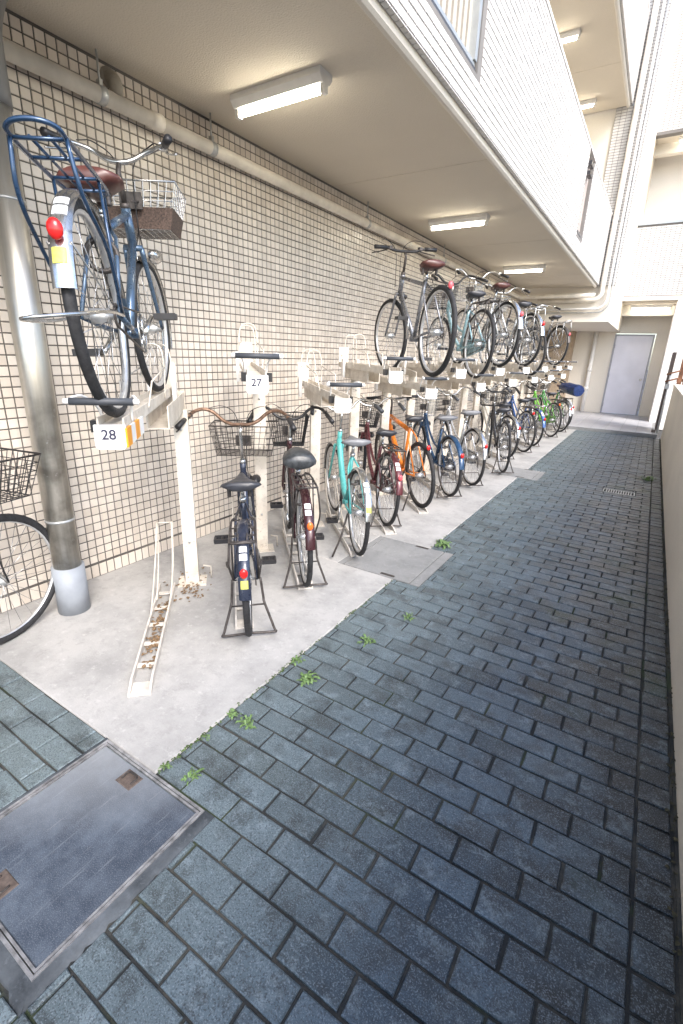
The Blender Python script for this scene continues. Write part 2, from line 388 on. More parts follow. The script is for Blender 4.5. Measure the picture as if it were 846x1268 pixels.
def brick_geo(mb, c, lx, ly, dz, tlt):
    j = .0028 + RB.random() * .0032
    a, b, x, y = c[0] + j - lx, c[1] + j - ly, c[2] - j - lx, c[3] - j - ly
    o = len(mb.v); mb.cham((a, b, -.05), (x, y, 0.0), .0035)
    for i in range(o, len(mb.v)):
        vx, vy, vz = mb.v[i]; vx += RB.uniform(-.0014, .0014); vy += RB.uniform(-.0014, .0014)
        mb.v[i] = (vx, vy, vz + (dz + tlt[0] * (vx - (a + x) / 2) + tlt[1] * (vy - (b + y) / 2) if vz > -.04 else 0))
full_meshes = []
for i in range(12):
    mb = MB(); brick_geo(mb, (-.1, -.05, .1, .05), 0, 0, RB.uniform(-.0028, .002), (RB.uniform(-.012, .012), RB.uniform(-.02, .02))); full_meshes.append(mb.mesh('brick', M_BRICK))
rest = MB(); nb = 0
for d, c in vis:
    cx, cy = (c[0] + c[2]) / 2, (c[1] + c[3]) / 2; dz = RB.uniform(-.0025, .002); tl = (RB.uniform(-.010, .010), RB.uniform(-.016, .016))
    if nb < 300 and d < 50:
        if abs(c[2] - c[0] - .2) < 1e-4 and abs(c[3] - c[1] - .1) < 1e-4:
            o = bpy.data.objects.new('brick', RB.choice(full_meshes)); col.objects.link(o)
        else:
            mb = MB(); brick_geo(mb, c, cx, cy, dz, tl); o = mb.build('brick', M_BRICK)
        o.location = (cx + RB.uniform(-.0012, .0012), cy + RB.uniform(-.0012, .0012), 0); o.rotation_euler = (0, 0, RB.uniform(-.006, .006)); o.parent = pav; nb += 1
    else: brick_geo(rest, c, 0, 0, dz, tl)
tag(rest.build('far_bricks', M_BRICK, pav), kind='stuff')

def slab_piece(mb, a, b):
    mb.cham((a[0], a[1], -.09), (b[0], b[1], 0.0), .006)
sl = MB()
for a, b in (((XW - .02, SLAB_Y), (SLAB_X, COV2[1])), ((XW - .02, COV2[1]), (COV2[0], COV2[3])), ((XW - .02, COV2[3]), (SLAB_X, COV3[1])), ((XW - .02, COV3[1]), (COV3[0], COV3[3])), ((XW - .02, COV3[3]), (SLAB_X, 12.1))):
    slab_piece(sl, a, b)
tag(sl.build('concrete_slab', M_CONC), 'pale concrete slab under the bicycle racks along the tiled wall', 'slab', kind='structure')
mo = MB()
def ragged(p, q, inner, n, z):
    V = []; F = []
    for i in range(n + 1):
        t = i / n; ox = p[0] + (q[0] - p[0]) * t; oy = p[1] + (q[1] - p[1]) * t; ix = inner[0][0] + (inner[1][0] - inner[0][0]) * t; iy = inner[0][1] + (inner[1][1] - inner[0][1]) * t
        V += [(ox + RB.uniform(-.009, .009), oy + RB.uniform(-.009, .009), z - .010), (ox * .8 + ix * .2, oy * .8 + iy * .2, z + RB.uniform(-.001, .002)), (ox * .4 + ix * .6, oy * .4 + iy * .6, z + RB.uniform(-.002, .002)), (ix, iy, z)]
    for i in range(n):
        for j in range(3): F.append((i * 4 + j, i * 4 + j + 1, i * 4 + j + 5, i * 4 + j + 4))
    mo.add(V, F, True)
c0 = COV1
ragged((MORT[2] + .004, MORT[3] - .006), (MORT[2] + .004, MORT[1]), ((c0[2], MORT[3] - .006), (c0[2], c0[1])), 26, .0005)
ragged((MORT[2] + .004, MORT[1]), (MORT[0], MORT[1]), ((c0[2], c0[1]), (c0[0], c0[1])), 26, .0005)
ragged((MORT[0] - .004, MORT[1]), (MORT[0] - .004, MORT[3] - .006), ((c0[0], c0[1]), (c0[0], MORT[3] - .006)), 26, .0005)
tag(mo.build('mortar_surround', M_MORT), 'rough dark mortar band around the square steel cover', 'mortar', kind='structure')

M_HFR = simple('hatch_steel', (0.34, 0.34, 0.35), 0.45, 0.4, var=0.35, scale=30)
# square access cover with steel frame
ac = empty('access_cover', ((COV1[0] + COV1[2]) / 2, (COV1[1] + COV1[3]) / 2, 0)); w = (COV1[2] - COV1[0]) / 2
tag(ac, 'square speckled steel access cover with two rusty lifting handles in the pavers', 'access cover')
fr = MB()
for (a, b) in (((-w, -w), (w, -w + .009)), ((-w, w - .009), (w, w)), ((-w, -w + .009), (-w + .009, w - .009)), ((w - .009, -w + .009), (w, w - .009))):
    fr.b2((*a, -.06), (*b, .004))
fr.build('frame', M_HFR, ac)
lip = MB(); v = w - .012
for (a, b) in (((-v, -v), (v, -v + .007)), ((-v, v - .007), (v, v)), ((-v, -v + .007), (-v + .007, v - .007)), ((v - .007, -v + .007), (v, v - .007))):
    lip.b2((*a, -.05), (*b, .003))
lip.build('inner_rim', M_HFR, ac)
pm = MB(); q = v - .0085; pm.cham((-q, -q, -.04), (q, q, 0.0), .003); pm.build('plate', M_PLATE, ac)
und = MB(); und.b2((-w + .003, -w + .003, -.08), (w - .003, w - .003, -.042)); und.build('pit', M_BED, ac)
M_HAND = simple('handle_rust', (0.13, 0.10, 0.085), 0.7, 0.2, var=0.3, scale=60)
for hx, hy, a in ((-.045, q - .045, 0.0), (-.03, -q + .045, math.pi)):
    h = MB(); h.cham((-.04, -.03, -.01), (.04, .03, .003), .003); ho = h.build('lifting_handle', M_HAND, ac, (hx, hy, 0)); ho.rotation_euler = (0, 0, a)
    hb = MB(); hb.tube(spline([(-.024, -.012, .004), (-.026, .012, .006), (-.014, .02, .007), (.014, .02, .007), (.026, .012, .006), (.024, -.012, .004)], 4), .0035, 6); hb.build('bail', M_DARKST, ho)
# concrete inspection covers let into the slab edge
for r, lab in ((COV2, 'square grey concrete inspection cover cut into the slab edge behind the teal bicycle'), (COV3, 'square grey concrete inspection cover in the slab edge beside the black framed bicycle')):
    t = empty('inspection_cover', ((r[0] + r[2]) / 2, (r[1] + r[3]) / 2, 0)); tag(t, lab, 'inspection cover', 'concrete inspection covers'); wx, wy = (r[2] - r[0]) / 2, (r[3] - r[1]) / 2
    b = MB(); b.cham((-wx + .055, -wy + .008, -.08), (wx - .075, wy - .008, .002), .004); b.build('lid', M_CONC2, t)
    s = MB(); s.b2((-wx, -wy, -.09), (-wx + .048, wy, -.001)); s.b2((wx - .068, -wy, -.09), (wx, wy, -.002)); s.b2((-wx + .048, -wy, -.09), (wx - .068, wy, -.03)); s.build('surround', M_CONC2, t)
    for sy in (-1, 1):
        k = MB(); k.b2((.08, -.014, -.004), (.19, .014, .0035)); k.build('lifting_slot', M_DARKST, t, (-.06 + (0 if sy < 0 else .0), sy * (wy - .03), 0))

# drain grate
gr = empty('drain_grate', ((GRATE[0] + GRATE[2]) / 2, (GRATE[1] + GRATE[3]) / 2, 0)); tag(gr, 'small slotted metal drain grate set in the dark pavers', 'drain grate')
gw, gh = (GRATE[2] - GRATE[0]) / 2 - .004, (GRATE[3] - GRATE[1]) / 2 - .004
f = MB(); f.b2((-gw, -gh, -.05), (gw, -gh + .015, 0)); f.b2((-gw, gh - .015, -.05), (gw, gh, 0)); f.b2((-gw, -gh + .015, -.05), (-gw + .012, gh - .015, 0)); f.b2((gw - .012, -gh + .015, -.05), (gw, gh - .015, 0)); f.build('frame', M_GALV, gr)
sm = MB(); sm.b2((-.006, -gh + .016, -.03), (.006, gh - .016, -.002)); sm = sm.mesh('slat', M_GALV)
for i in range(11):
    o = bpy.data.objects.new('slat', sm); col.objects.link(o); o.parent = gr; o.location = (-gw + .04 + i * (2 * gw - .08) / 10, 0, 0)

# entrance floor, one step up at the far end
ef = MB(); ef.b2((-3.4, 12.1, -.1), (.30, 18.0, .064)); ef.b2((-3.4, 12.08, -.1), (.30, 12.1, .068)); ef = tag(ef.build('entrance_floor', M_CONC2), 'pale tiled entrance floor one low step above the pavers', 'floor', kind='structure')
tm = MB(); tm.cham((-.147, -.147, -.005), (.147, .147, .006), .002); tm = tm.mesh('floor_tile', M_ENTR)
for i in range(9):
    for j in range(13):
        o = bpy.data.objects.new('floor_tile', tm); col.objects.link(o); o.parent = ef; o.location = (-2.35 + i * .3, 12.26 + j * .3, .064 + RB.uniform(0, .001))

# ------------------------------------------------------------------ tiled wall on the left
wall = empty('tiled_wall', (XW, 0, 0)); tag(wall, 'long cream square tiled wall with dark joints behind the racks', 'wall')
b = MB(); b.b2((-.25, -3.0, -.1), (0, 16.0, ZC)); b.build('backing', M_GROUT, wall)
PT = .0553
def tile_geo(mb, yc, z0, h, t=.004):
    hw = PT / 2 - .0032 - RB.random() * .0006; y0, y1, a, c = yc - hw, yc + hw, z0, z0 + h; e = .0022; tx = t + RB.uniform(-.0006, .0006)
    P = [(0, y0, a), (0, y1, a), (0, y1, c), (0, y0, c), (tx, y0 + e, a + e), (tx, y1 - e, a + e), (tx, y1 - e, c - e), (tx, y0 + e, c - e)]
    mb.add(P, [(4, 5, 6, 7), (0, 1, 5, 4), (1, 2, 6, 5), (2, 3, 7, 6), (3, 0, 4, 7)])
tiles = []
ny = int(15.2 / PT)
for i in range(ny):
    yc = .75 + i * PT
    tiles.append((yc, .002, .086))
    for j in range(52): tiles.append((yc, .105 + j * PT, PT - .0064))
tv = []
for t in tiles:
    d = visible(XW, t[0], t[1] + .02, 0); tv.append((d if d else 99, t))
# show-largest first: nearest in view and not behind the pole
tv.sort(key=lambda q: q[0])
tmesh = []
for i in range(6):
    m_ = MB(); tile_geo(m_, 0, 0, PT - .0064); tmesh.append(m_.mesh('tile', M_TILE))
rest = MB()
for k, (d, t) in enumerate(tv):
    if k < 300 and t[2] < .08:
        o = bpy.data.objects.new('tile', tmesh[k % 6]); col.objects.link(o); o.parent = wall; o.location = (0, t[0], t[1])
    else: tile_geo(rest, *t)
tag(rest.build('far_tiles', M_TILE, wall), kind='stuff')

# ------------------------------------------------------------------ overhanging floors with tiled parapets
def facade_tiles(mb, y0, y1, z0, z1, skip=(), pw=.10, ph=.0485):
    # tiles on a +X face at x=0
    nz = int(round((z1 - z0) / ph)); nyy = int(round((y1 - y0) / pw))
    for j in range(nz):
        for i in range(nyy):
            a, c = y0 + i * pw + .0030, y0 + (i + 1) * pw - .0030; zz, zt = z0 + j * ph + .0042, z0 + (j + 1) * ph - .0042
            if any(a < s[1] and c > s[0] and zz < s[3] and zt > s[2] for s in skip): continue
            t = .004 + RB.uniform(-.0007, .0007); e = .0015
            P = [(0, a, zz), (0, c, zz), (0, c, zt), (0, a, zt), (t, a + e, zz + e), (t, c - e, zz + e), (t, c - e, zt - e), (t, a + e, zt - e)]
            mb.add(P, [(4, 5, 6, 7), (0, 1, 5, 4), (1, 2, 6, 5), (2, 3, 7, 6), (3, 0, 4, 7)])
def overhang(z, top, label, openings, y_end, y0=-1.5):
    t = empty('balcony', (0, 0, z)); tag(t, label, 'balcony', 'overhanging balconies')
    b = MB(); b.b2((XW - .2, y0, .003), (-1.445, y_end, .18)); so_ = b.build('soffit', M_CEIL, t)
    ys = [y0] + [v_ for v_ in (1.35, 4.35, 7.35, 10.35) if v_ > y0] + [y_end]
    for ya_, yb_ in zip(ys, ys[1:]):
        b = MB(); b.b2((XW - .2, ya_ + .004, -.0), (-1.4455, yb_ - .004, .0028)); b.build('soffit_panel', M_CEIL, so_)
    mo = MB()                                     # rounded drip moulding along the edge
    prof = [(-1.4445, .0), (-1.44, -.018), (-1.425, -.03), (-1.405, -.03), (-1.39, -.018), (-1.386, .0), (-1.386, .10), (-1.4445, .10)]
    mo.loft([[(x, y0, zz) for x, zz in prof], [(x, y_end, zz) for x, zz in prof]], False); mo.build('drip_moulding', M_BEAM, t)
    p = MB(); x0, x1 = -1.50, -1.354
    hs = sorted(openings)
    ya = y0; zb = .02
    for (a, c, lo, hi) in hs:
        p.b2((x0, ya, zb + .17), (x1, a, top)); 
        if lo > .2: p.b2((x0, a, zb + .17), (x1, c, lo))
        if hi < top: p.b2((x0, a, hi), (x1, c, top))
        ya = c
    p.b2((x0, ya, zb + .17), (x1, y_end, top)); p.b2((-1.384, y0, zb), (x1, y_end, zb + .168)); p.build('parapet', M_FGROUT, t)
    ft = MB(); facade_tiles(ft, y0 + .02, y_end, zb + .004, top, [(o[0] - .02, o[1] + .02, o[2] - .02, o[3] + .02) for o in openings])
    fo = tag(ft.build('facade_tiles', M_FTILE, t, (x1, 0, 0)), kind='stuff')
    # soldier tiles on the underside return of the parapet
    un = MB()
    n = int((y_end - y0) / .05)
    for i in range(n):
        a = y0 + i * .05 + .003; c = a + .044
        un.b2((-1.382, a, zb - .004), (x1 + .003, c, zb + .0005))
    tag(un.build('underside_tiles', M_FTILE, t), kind='stuff')
    cp = MB(); cp.b2((x0 - .01, y0, top), (x1 + .012, y_end, top + .03)); cp.build('coping', M_WHITEW, t)
    bk = MB(); bk.b2((XW - .2, y0, .18), (XW + .1, y_end, 2.9)); bk.build('inner_wall', M_BEAM, t)
    return t
Z2 = 6.07
b1 = overhang(ZC, 1.28, 'first floor balcony with white tiled parapet and beige stucco underside over the racks', [(2.35, 3.655, .245, 1.28), (8.36, 8.86, .27, 1.28)], 12.02)
b2 = overhang(Z2, 1.30, 'upper floor balcony with beige underside, one storey above the other balcony', [], 11.98, 5.0)
# railing in the parapet gap
rl = MB(); rl.b2((-1.47, 2.36, .248), (-1.365, 3.645, .275)); rl.build('railing_sill', M_DSLIT, b1)
r2 = MB(); r2.b2((-1.46, 2.36, .276), (-1.372, 3.645, .305)); r2.build('railing_track', M_ALU, b1)
pb = MB(); pb.b2((-.012, -.026, 0), (.012, .026, .90)); pb = pb.mesh('baluster', M_BAR)
for i in range(15):
    o = bpy.data.objects.new('baluster', pb); col.objects.link(o); o.parent = b1; o.location = (-1.42, 2.42 + i * .083, .306)
sp0 = MB(); sp0.b2((-1.498, 2.352, .247), (-1.488, 3.652, 1.27)); sp0.build('gap_shade_panel', simple('gap_shade_brown', (0.13, 0.10, 0.085), 0.6), b1)  # added dark sheet, coloured as the shade seen between the bars
jm = MB(); jm.b2((-1.47, 3.60, .306), (-1.36, 3.645, 1.28)); jm.build('jamb', M_ALU, b1)
# recessed slot further along
sl_ = MB(); sl_.b2((-1.46, 8.36, .27), (-1.40, 8.86, 1.28)); sl_.build('slot_panel', simple('slot_taupe', (0.46, 0.40, 0.37), 0.6), b1)
s2 = MB(); s2.b2((-1.398, 8.37, .272), (-1.35, 8.85, .305)); s2.build('slot_sill', M_DSLIT, b1)
for zz in (1.05, 1.17):
    s3 = MB(); s3.box((-1.36, 8.62, zz), (.05, .22, .05)); s3.build('clip', M_DSLIT, b1)

# ------------------------------------------------------------------ ceiling lamps
def lamp(x, y, z, label, group, ln=.66, lit=True):
    t = empty('ceiling_lamp', (x, y, z)); tag(t, label, 'ceiling lamp', group)
    h = MB(); h.loft([[(-ln / 2, -.062, 0), (-ln / 2, .062, 0), (-ln / 2, .062, -.03), (-ln / 2, .034, -.062), (-ln / 2, -.034, -.062), (-ln / 2, -.062, -.03)],
                      [(ln / 2, -.062, 0), (ln / 2, .062, 0), (ln / 2, .062, -.03), (ln / 2, .034, -.062), (ln / 2, -.034, -.062), (ln / 2, -.062, -.03)]], False); h.build('housing', M_FITT, t)
    u = MB(); u.rod((-ln / 2 + .045, 0, -.088), (ln / 2 - .045, 0, -.088), .0155, 12); u.build('tube', M_TUBE, t)
    for s in (-1, 1):
        k = MB(); k.b2((s * (ln / 2 - .012) - .012, -.02, -.105), (s * (ln / 2 - .012) + .012, .02, -.062)); k.build('socket', M_FITT, t)
lamp(-2.22, 2.70, ZC, 'bare fluorescent ceiling lamp over the empty tray beside the blue bicycle', 'ceiling lamps under the balcony', .68)
lamp(-2.22, 5.86, ZC, 'middle fluorescent ceiling lamp above the raised bicycles', 'ceiling lamps under the balcony', .68)
lamp(-2.22, 9.15, ZC, 'fluorescent ceiling lamp under the balcony closest to the end door', 'ceiling lamps under the balcony', .68)
for y in (9.2, 12.0 - .55): lamp(-2.25, y, Z2, 'ceiling lamp under the upper balcony next to the building corner' if y > 10 else 'ceiling lamp under the upper balcony above the long white parapet', 'ceiling lamps of the upper balcony', .7)

# ------------------------------------------------------------------ pipes
pp_ = empty('drain_pipe', (XW + .07, 0, 2.79)); tag(pp_, 'long cream horizontal drain pipe clipped along the top of the tiled wall', 'pipe')
p = MB(); p.tube([(0, 1.1, 0), (0, 11.6, 0)] + [(.02 + .12 * (1 - math.cos(a)), 11.6 + .14 * math.sin(a), 0) for a in (.3, .6, .9, 1.2, 1.5)] + [(1.5, 11.76, 0)], .041, 14); p.build('pipe', M_PVC, pp_)
for y in (1.95, 2.75, 4.9, 7.1, 9.3): 
    c = MB(); c.tube([(0, y - .02, 0), (0, y + .02, 0)], .045, 14); c.rod((0, y, .03), (0, y, .2), .006, 6); c.box((0, y, .055), (.03, .02, .03)); c.build('hanger', M_GALV, pp_)
for y in (2.3, 5.9, 9.6):
    c = MB(); c.tube([(0, y - .04, 0), (0, y + .04, 0)], .047, 14); c.build('coupling', M_PVC, pp_)
c = MB(); c.tube(spline([(0, 2.05, .03), (0, 2.05, .09), (-.03, 2.05, .125), (-.075, 2.05, .13)], 4), .034, 12); c.tube([(-.066, 2.05, .13), (-.055, 2.05, .13)], .05, 12); c.build('branch', simple('old_fitting', (0.34, 0.31, 0.26), 0.6), pp_)

dp = empty('downpipe', (-2.64, 1.27, 0)); tag(dp, 'weathered stainless steel downpipe with grey foot sleeve at the left of the racks', 'downpipe')
p = MB(); p.tube([(0, 0, .2), (0, 0, 2.50)], .072, 28); p.build('pipe', M_STEEL, dp)
p = MB(); p.tube([(0, 0, .56), (0, 0, .574)], .0745, 28); p.build('band', M_GALV, dp)
p = MB(); p.tube([(0, 0, 0), (0, 0, .285)], .086, 28); p.build('foot_sleeve', M_GRAYPVC, dp)
p = MB(); p.tube([(0, 0, 2.10), (0, 0, 2.112)], .0745, 28); p.box((-.07, .06, 2.106), (.1, .02, .012)); p.build('wall_clip', M_GALV, dp)
p = MB(); p.tube(spline([(0, 0, 2.46), (0, 0, 2.66), (.02, 0, 2.76), (.12, 0, 2.85), (.28, 0, 2.87), (1.2, 0, 2.87)], 6), .082, 24); p.build('elbow', M_DARKPIPE, dp)

# ------------------------------------------------------------------ building block at the far end
YB, XB, ZB, YD = 12.1, -1.045, 2.30, 16.05
bl = empty('end_building', (0, 0, 0)); tag(bl, 'pale tiled building closing the alley, with pipes up its corner and a recessed entrance', 'building')
m = MB(); m.b2((-3.6, YB, ZB), (XB, YD, 11.0)); m.build('upper_block', M_BEAM, bl)
m = MB(); m.b2((-3.6, YD + .01, -.1), (-1.14, YD + .25, ZB + 1)); m.b2((-.17, YD + .01, -.1), (4.0, YD + .25, 3.0)); m.b2((-1.14, YD + .01, 2.27), (-.17, YD + .25, 3.0)); m.build('back_wall', M_BEAM, bl)
# tiled strip on the front face of the block
ft = MB()
def front_tiles(mb, x0, x1, z0, z1, y, pw=.10, ph=.0485, skip=()):
    for j in range(int((z1 - z0) / ph)):
        for i in range(int(round((x1 - x0) / pw))):
            a, c = x0 + i * pw + .0030, x0 + (i + 1) * pw - .0030; zz, zt = z0 + j * ph + .0042, z0 + (j + 1) * ph - .0042
            if any(a < s[1] and c > s[0] and zz < s[3] and zt > s[2] for s in skip): continue
            e = .0015; t = .004 + RB.uniform(-.0007, .0007)
            P = [(a, y, zz), (c, y, zz), (c, y, zt), (a, y, zt), (a + e, y - t, zz + e), (c - e, y - t, zz + e), (c - e, y - t, zt - e), (a + e, y - t, zt - e)]
            mb.add(P, [(4, 5, 6, 7), (0, 1, 5, 4), (1, 2, 6, 5), (2, 3, 7, 6), (3, 0, 4, 7)])
m = MB(); m.b2((-1.62, YB - .03, 3.0), (XB - .002, YB - .0005, 10.9)); m.build('corner_panel', M_FGROUT, bl)
front_tiles(ft, -1.62, -1.05, 3.0, 9.5, YB - .0305, .095); tag(ft.build('corner_tiles', M_FTILE, bl), kind='stuff')
# facade over the entrance
YF = 14.65
m = MB()
for a, c in (((XB - .01, YF, 2.97), (3.5, YF + .2, 4.60)), ((XB + .28, YF, 6.40), (3.5, YF + .2, 7.95)), ((XB - .01, YF, 6.40), (XB + .28, YF + .2, 11)), ((-.45, YF, 7.95), (3.5, YF + .2, 11)), ((XB + .28, YF, 9.3), (-.45, YF + .2, 11))): m.b2(a, c)
m.build('facade', M_FGROUT, bl)
ft = MB(); front_tiles(ft, XB, 2.2, 3.06, 9.6, YF - .0005, .10, .0485, [(XB - 1, 4, 4.56, 6.42), (XB + .26, -.44, 7.93, 9.32)]); tag(ft.build('entrance_facade_tiles', M_FTILE, bl), kind='stuff')
m = MB(); m.b2((XB + .001, YF - .02, 2.955), (3.5, YF + .22, 3.045)); m.build('lintel', M_BEAM, bl)
m = MB(); m.b2((XB + .001, YF + .22, 2.90), (3.5, YD + .24, 2.99)); m.build('entrance_soffit', M_CEIL, bl)
m = MB(); m.b2((XB + .003, 15.35, 2.66), (.12, 15.5, 2.899)); m.build('cross_beam', M_BEAM, bl)
m = MB(); m.b2((.12, YF - .015, -.1), (3.5, YF + .22, 2.954)); m.b2((.10, YF + .22, -.1), (.30, YD, 2.9)); m.build('pier', M_WHITEW, bl)
# corridor opening above
m = MB(); m.b2((XB + .001, 15.9, 4.60), (3.5, 16.0, 6.9)); m.build('corridor_wall', M_WHITEW, bl)
m = MB(); m.b2((XB + .001, YF + .2, 6.40), (3.5, 16.0, 6.5)); m.build('corridor_ceiling', M_CEIL, bl)
m = MB(); m.b2((XB + .001, 15.2, 6.18), (3.5, 15.4, 6.399)); m.build('corridor_beam', M_BEAM, bl)
m = MB(); m.b2((XB + .001, YF - .03, 4.60), (3.5, YF + .22, 4.65)); m.build('corridor_sill', M_ALU, bl)
m = MB(); m.b2((XB + .001, YF + .2, 4.4), (3.5, 16.0, 4.5)); m.build('corridor_floor', M_CEIL, bl)
# small window high on the facade
w_ = MB(); w_.b2((XB + .30, YF + .08, 7.97), (-.47, YF + .12, 9.28)); w_.build('window', simple('curtain_tan', (0.50, 0.43, 0.36), 0.6), bl)
w_ = MB(); w_.b2((XB + .28, YF - .03, 7.90), (-.45, YF + .1, 7.949)); w_.build('window_sill', M_DSLIT, bl)
for x in (XB + .31, -.78, -.62):
    w_ = MB(); w_.b2((x, YF + .02, 7.97), (x + .05, YF + .075, 9.28)); w_.build('window_mullion', M_BAR, bl)
lamp(-.42, 15.2, 2.90, 'fluorescent lamp in the entrance recess above the lavender door', 'entrance lamps', .9)
lamp(-.15, 15.0, 6.40, 'fluorescent lamp inside the open upper corridor of the end building', 'entrance lamps', .9)
# door
dr = empty('door', (-.667, YD, .07)); tag(dr, 'plain pale lavender steel door at the end of the alley', 'door')
m = MB(); m.b2((-.475, -.01, 0), (-.435, .06, 2.17)); m.b2((.435, -.01, 0), (.475, .06, 2.17)); m.b2((-.435, -.01, 2.125), (.435, .06, 2.17)); m.build('frame', M_FRAME, dr)
m = MB(); m.b2((-.432, .003, .012), (.432, .045, 2.122)); m.build('leaf', M_DOOR, dr)
m = MB(); m.tube([(.365, .003, .98), (.365, -.05, .98)], .02, 12); m.ball((.365, -.06, .98), (.03, .022, .03)); m.build('handle', M_CHROME, dr)
for z in (.25, 1.06, 1.85):
    m = MB(); m.rod((-.436, -.012, z - .05), (-.436, -.012, z + .05), .012, 8); m.build('hinge', M_FRAME, dr)
# downpipe on the recessed back wall
d2 = empty('white_downpipe', (-1.62, YD - .08, .064)); tag(d2, 'white downpipe on the recessed wall left of the lavender door', 'downpipe')
m = MB(); m.tube([(0, 0, 0), (0, 0, 2.236)], .055, 14); m.build('pipe', M_RACKW, d2)
for z in (.62, 1.15): m = MB(); m.tube([(0, 0, z), (0, 0, z + .1)], .066, 14); m.build('coupling', M_RACKW, d2)
m = MB(); m.b2((-3.0, YD - .35, 0), (-2.15, YD + .005, 2.236)); tag(m.build('brown_pier', simple('pier_tan', (0.42, 0.33, 0.24), 0.8), None, (0, 0, .064)), 'tan rendered pier in the dark recess at the end of the racks', 'pier')

# conduits turning up the corner of the block
def conduit(label, pts, r, mat, clips):
    t = empty('conduit', pts[0]); tag(t, label, 'conduit', 'conduits on the building corner'); o = Vector(pts[0])
    m = MB(); m.tube([Vector(q) - o for q in pts], r, 10); m.build('pipe', mat, t)
    for c in clips:
        m = MB(); c = Vector(c) - o; m.box(c + Vector((0, .01, 0)), (r * 3.4, .03, .03)); m.build('clip', M_GALV, t)
def bend(x0, x1, zh, zt, y, rr):
    return [(x0, y, zh)] + [(x1 - rr + rr * math.sin(a), y, zh + rr - rr * math.cos(a)) for a in [i * math.pi / 16 for i in range(9)]] + [(x1, y, zt)]
P1 = bend(-2.5, -1.27, 2.72, 9.5, YB - .10, .16); conduit('thick cream conduit bending up the building corner', P1, .05, M_PVC, [(-1.27, YB - .05, 4.2), (-1.27, YB - .05, 6.1)])
P2 = bend(-2.6, -1.15, 2.55, 9.5, YB - .08, .20); conduit('thin white conduit bending up outside the thick one', P2, .022, M_RACKW, [(-1.15, YB - .045, 3.4), (-1.15, YB - .045, 4.9), (-1.15, YB - .045, 6.4)])
P3 = bend(-2.6, -1.09, 2.48, 9.5, YB - .06, .22); conduit('thinnest grey conduit nearest the building edge', P3, .013, M_GALV, [(-1.09, YB - .045, 3.4), (-1.09, YB - .045, 4.9), (-1.09, YB - .045, 6.4)])

# ------------------------------------------------------------------ low wall on the right, gate, rusty rack
lw = empty('low_wall', (.375, 0, 0)); tag(lw, 'low beige rendered wall along the right side of the alley', 'wall')
m = MB(); m.b2((0, -2.5, -.12), (.16, 12.0, 1.08)); m.build('wall_body', M_LOW, lw)
m = MB(); m.b2((-.012, -2.5, 1.081), (.172, 12.0, 1.12)); m.build('coping', M_LOW, lw)
m = MB(); m.b2((-.012, -2.5, -.11), (-.002, 12.0, -.004)); m.build('footing', M_BED, lw)
gt = empty('gate', (.27, 12.35, .07)); tag(gt, 'dark brown metal gate standing open by the entrance step', 'gate')
m = MB(); m.b2((-.03, 0, .06), (.03, .9, 1.66)); m.build('leaf', M_GATE, gt)
m = MB(); m.rod((.02, -.04, 0), (.02, -.04, 1.2), .022, 10); m.build('post', M_GALV, gt)
m = MB(); m.box((-.0, -.05, .98), (.07, .05, .10)); m.build('latch', M_GALV, gt)
m = MB(); m.box((-.05, -.02, .04), (.08, .06, .06)); m.build('floor_stop', M_DARKST, gt)
fe = empty('rusty_fence', (.40, 11.75, 1.12)); tag(fe, 'rust brown slatted fence panel rising behind the end of the low wall', 'fence')
for i in range(9):
    m = MB(); m.b2((0, -.012, -.25), (.075, .012, .80 + .02 * (i % 2))); m.build('slat', M_WOOD, fe, (.0 + i * .095, 0, 0))
m = MB(); m.b2((-.01, .013, .05), (.85, .04, .11)); m.build('cross_rail', M_WOOD, fe)
m = MB(); m.b2((-.01, .013, .58), (.85, .04, .64)); m.build('cross_rail', M_WOOD, fe)
for z in (.06, .20):
    m = MB(); m.rod((.02, -.02, z + .06), (-.20, -.02, z - .02), .016, 8); m.build('arm', M_WOOD, fe)
# ------------------------------------------------------------------ bicycles
def lerp(a, b, t): return Vector(a) + (Vector(b) - Vector(a)) * t
def wheel(root, name, x, r, tyre_m, rim_m, width=.018, spokes=28):
    rim = MB(); c = (0, 0, 0)
    rim.ring(c, r - .036, [(-.006, -.010), (.008, -.012), (.011, -.010), (.011, .010), (.008, .012), (-.006, .010), (-.010, 0)], 46)
    ro = rim.build(name, rim_m, root, (x, 0, r))
    t = MB(); t.ring(c, r - width, [(width * math.cos(a), width * .95 * math.sin(a)) for a in [2 * math.pi * i / 8 for i in range(8)]], 50); t.build('tyre', tyre_m, ro)
    s = MB()
    for i in range(spokes):
        a = 2 * math.pi * i / spokes; sd_ = -1 if i % 2 else 1; b = a + (.55 if (i // 2) % 2 else -.55)
        s.rod((.022 * math.cos(b), sd_ * .028, .022 * math.sin(b)), ((r - .044) * math.cos(a), 0, (r - .044) * math.sin(a)), .0013, 3)
    s.build('spokes', M_CHROME, ro)
    h = MB(); h.tube([(0, -.05, 0), (0, -.03, 0), (0, -.028, 0), (0, .028, 0), (0, .03, 0), (0, .05, 0)], [.009, .009, .024, .024, .009, .009], 12); h.tube([(0, -.028, 0), (0, -.015, 0), (0, .015, 0), (0, .028, 0)], [.025, .016, .016, .025], 12); h.build('hub', M_ALLOY, ro)
    return ro
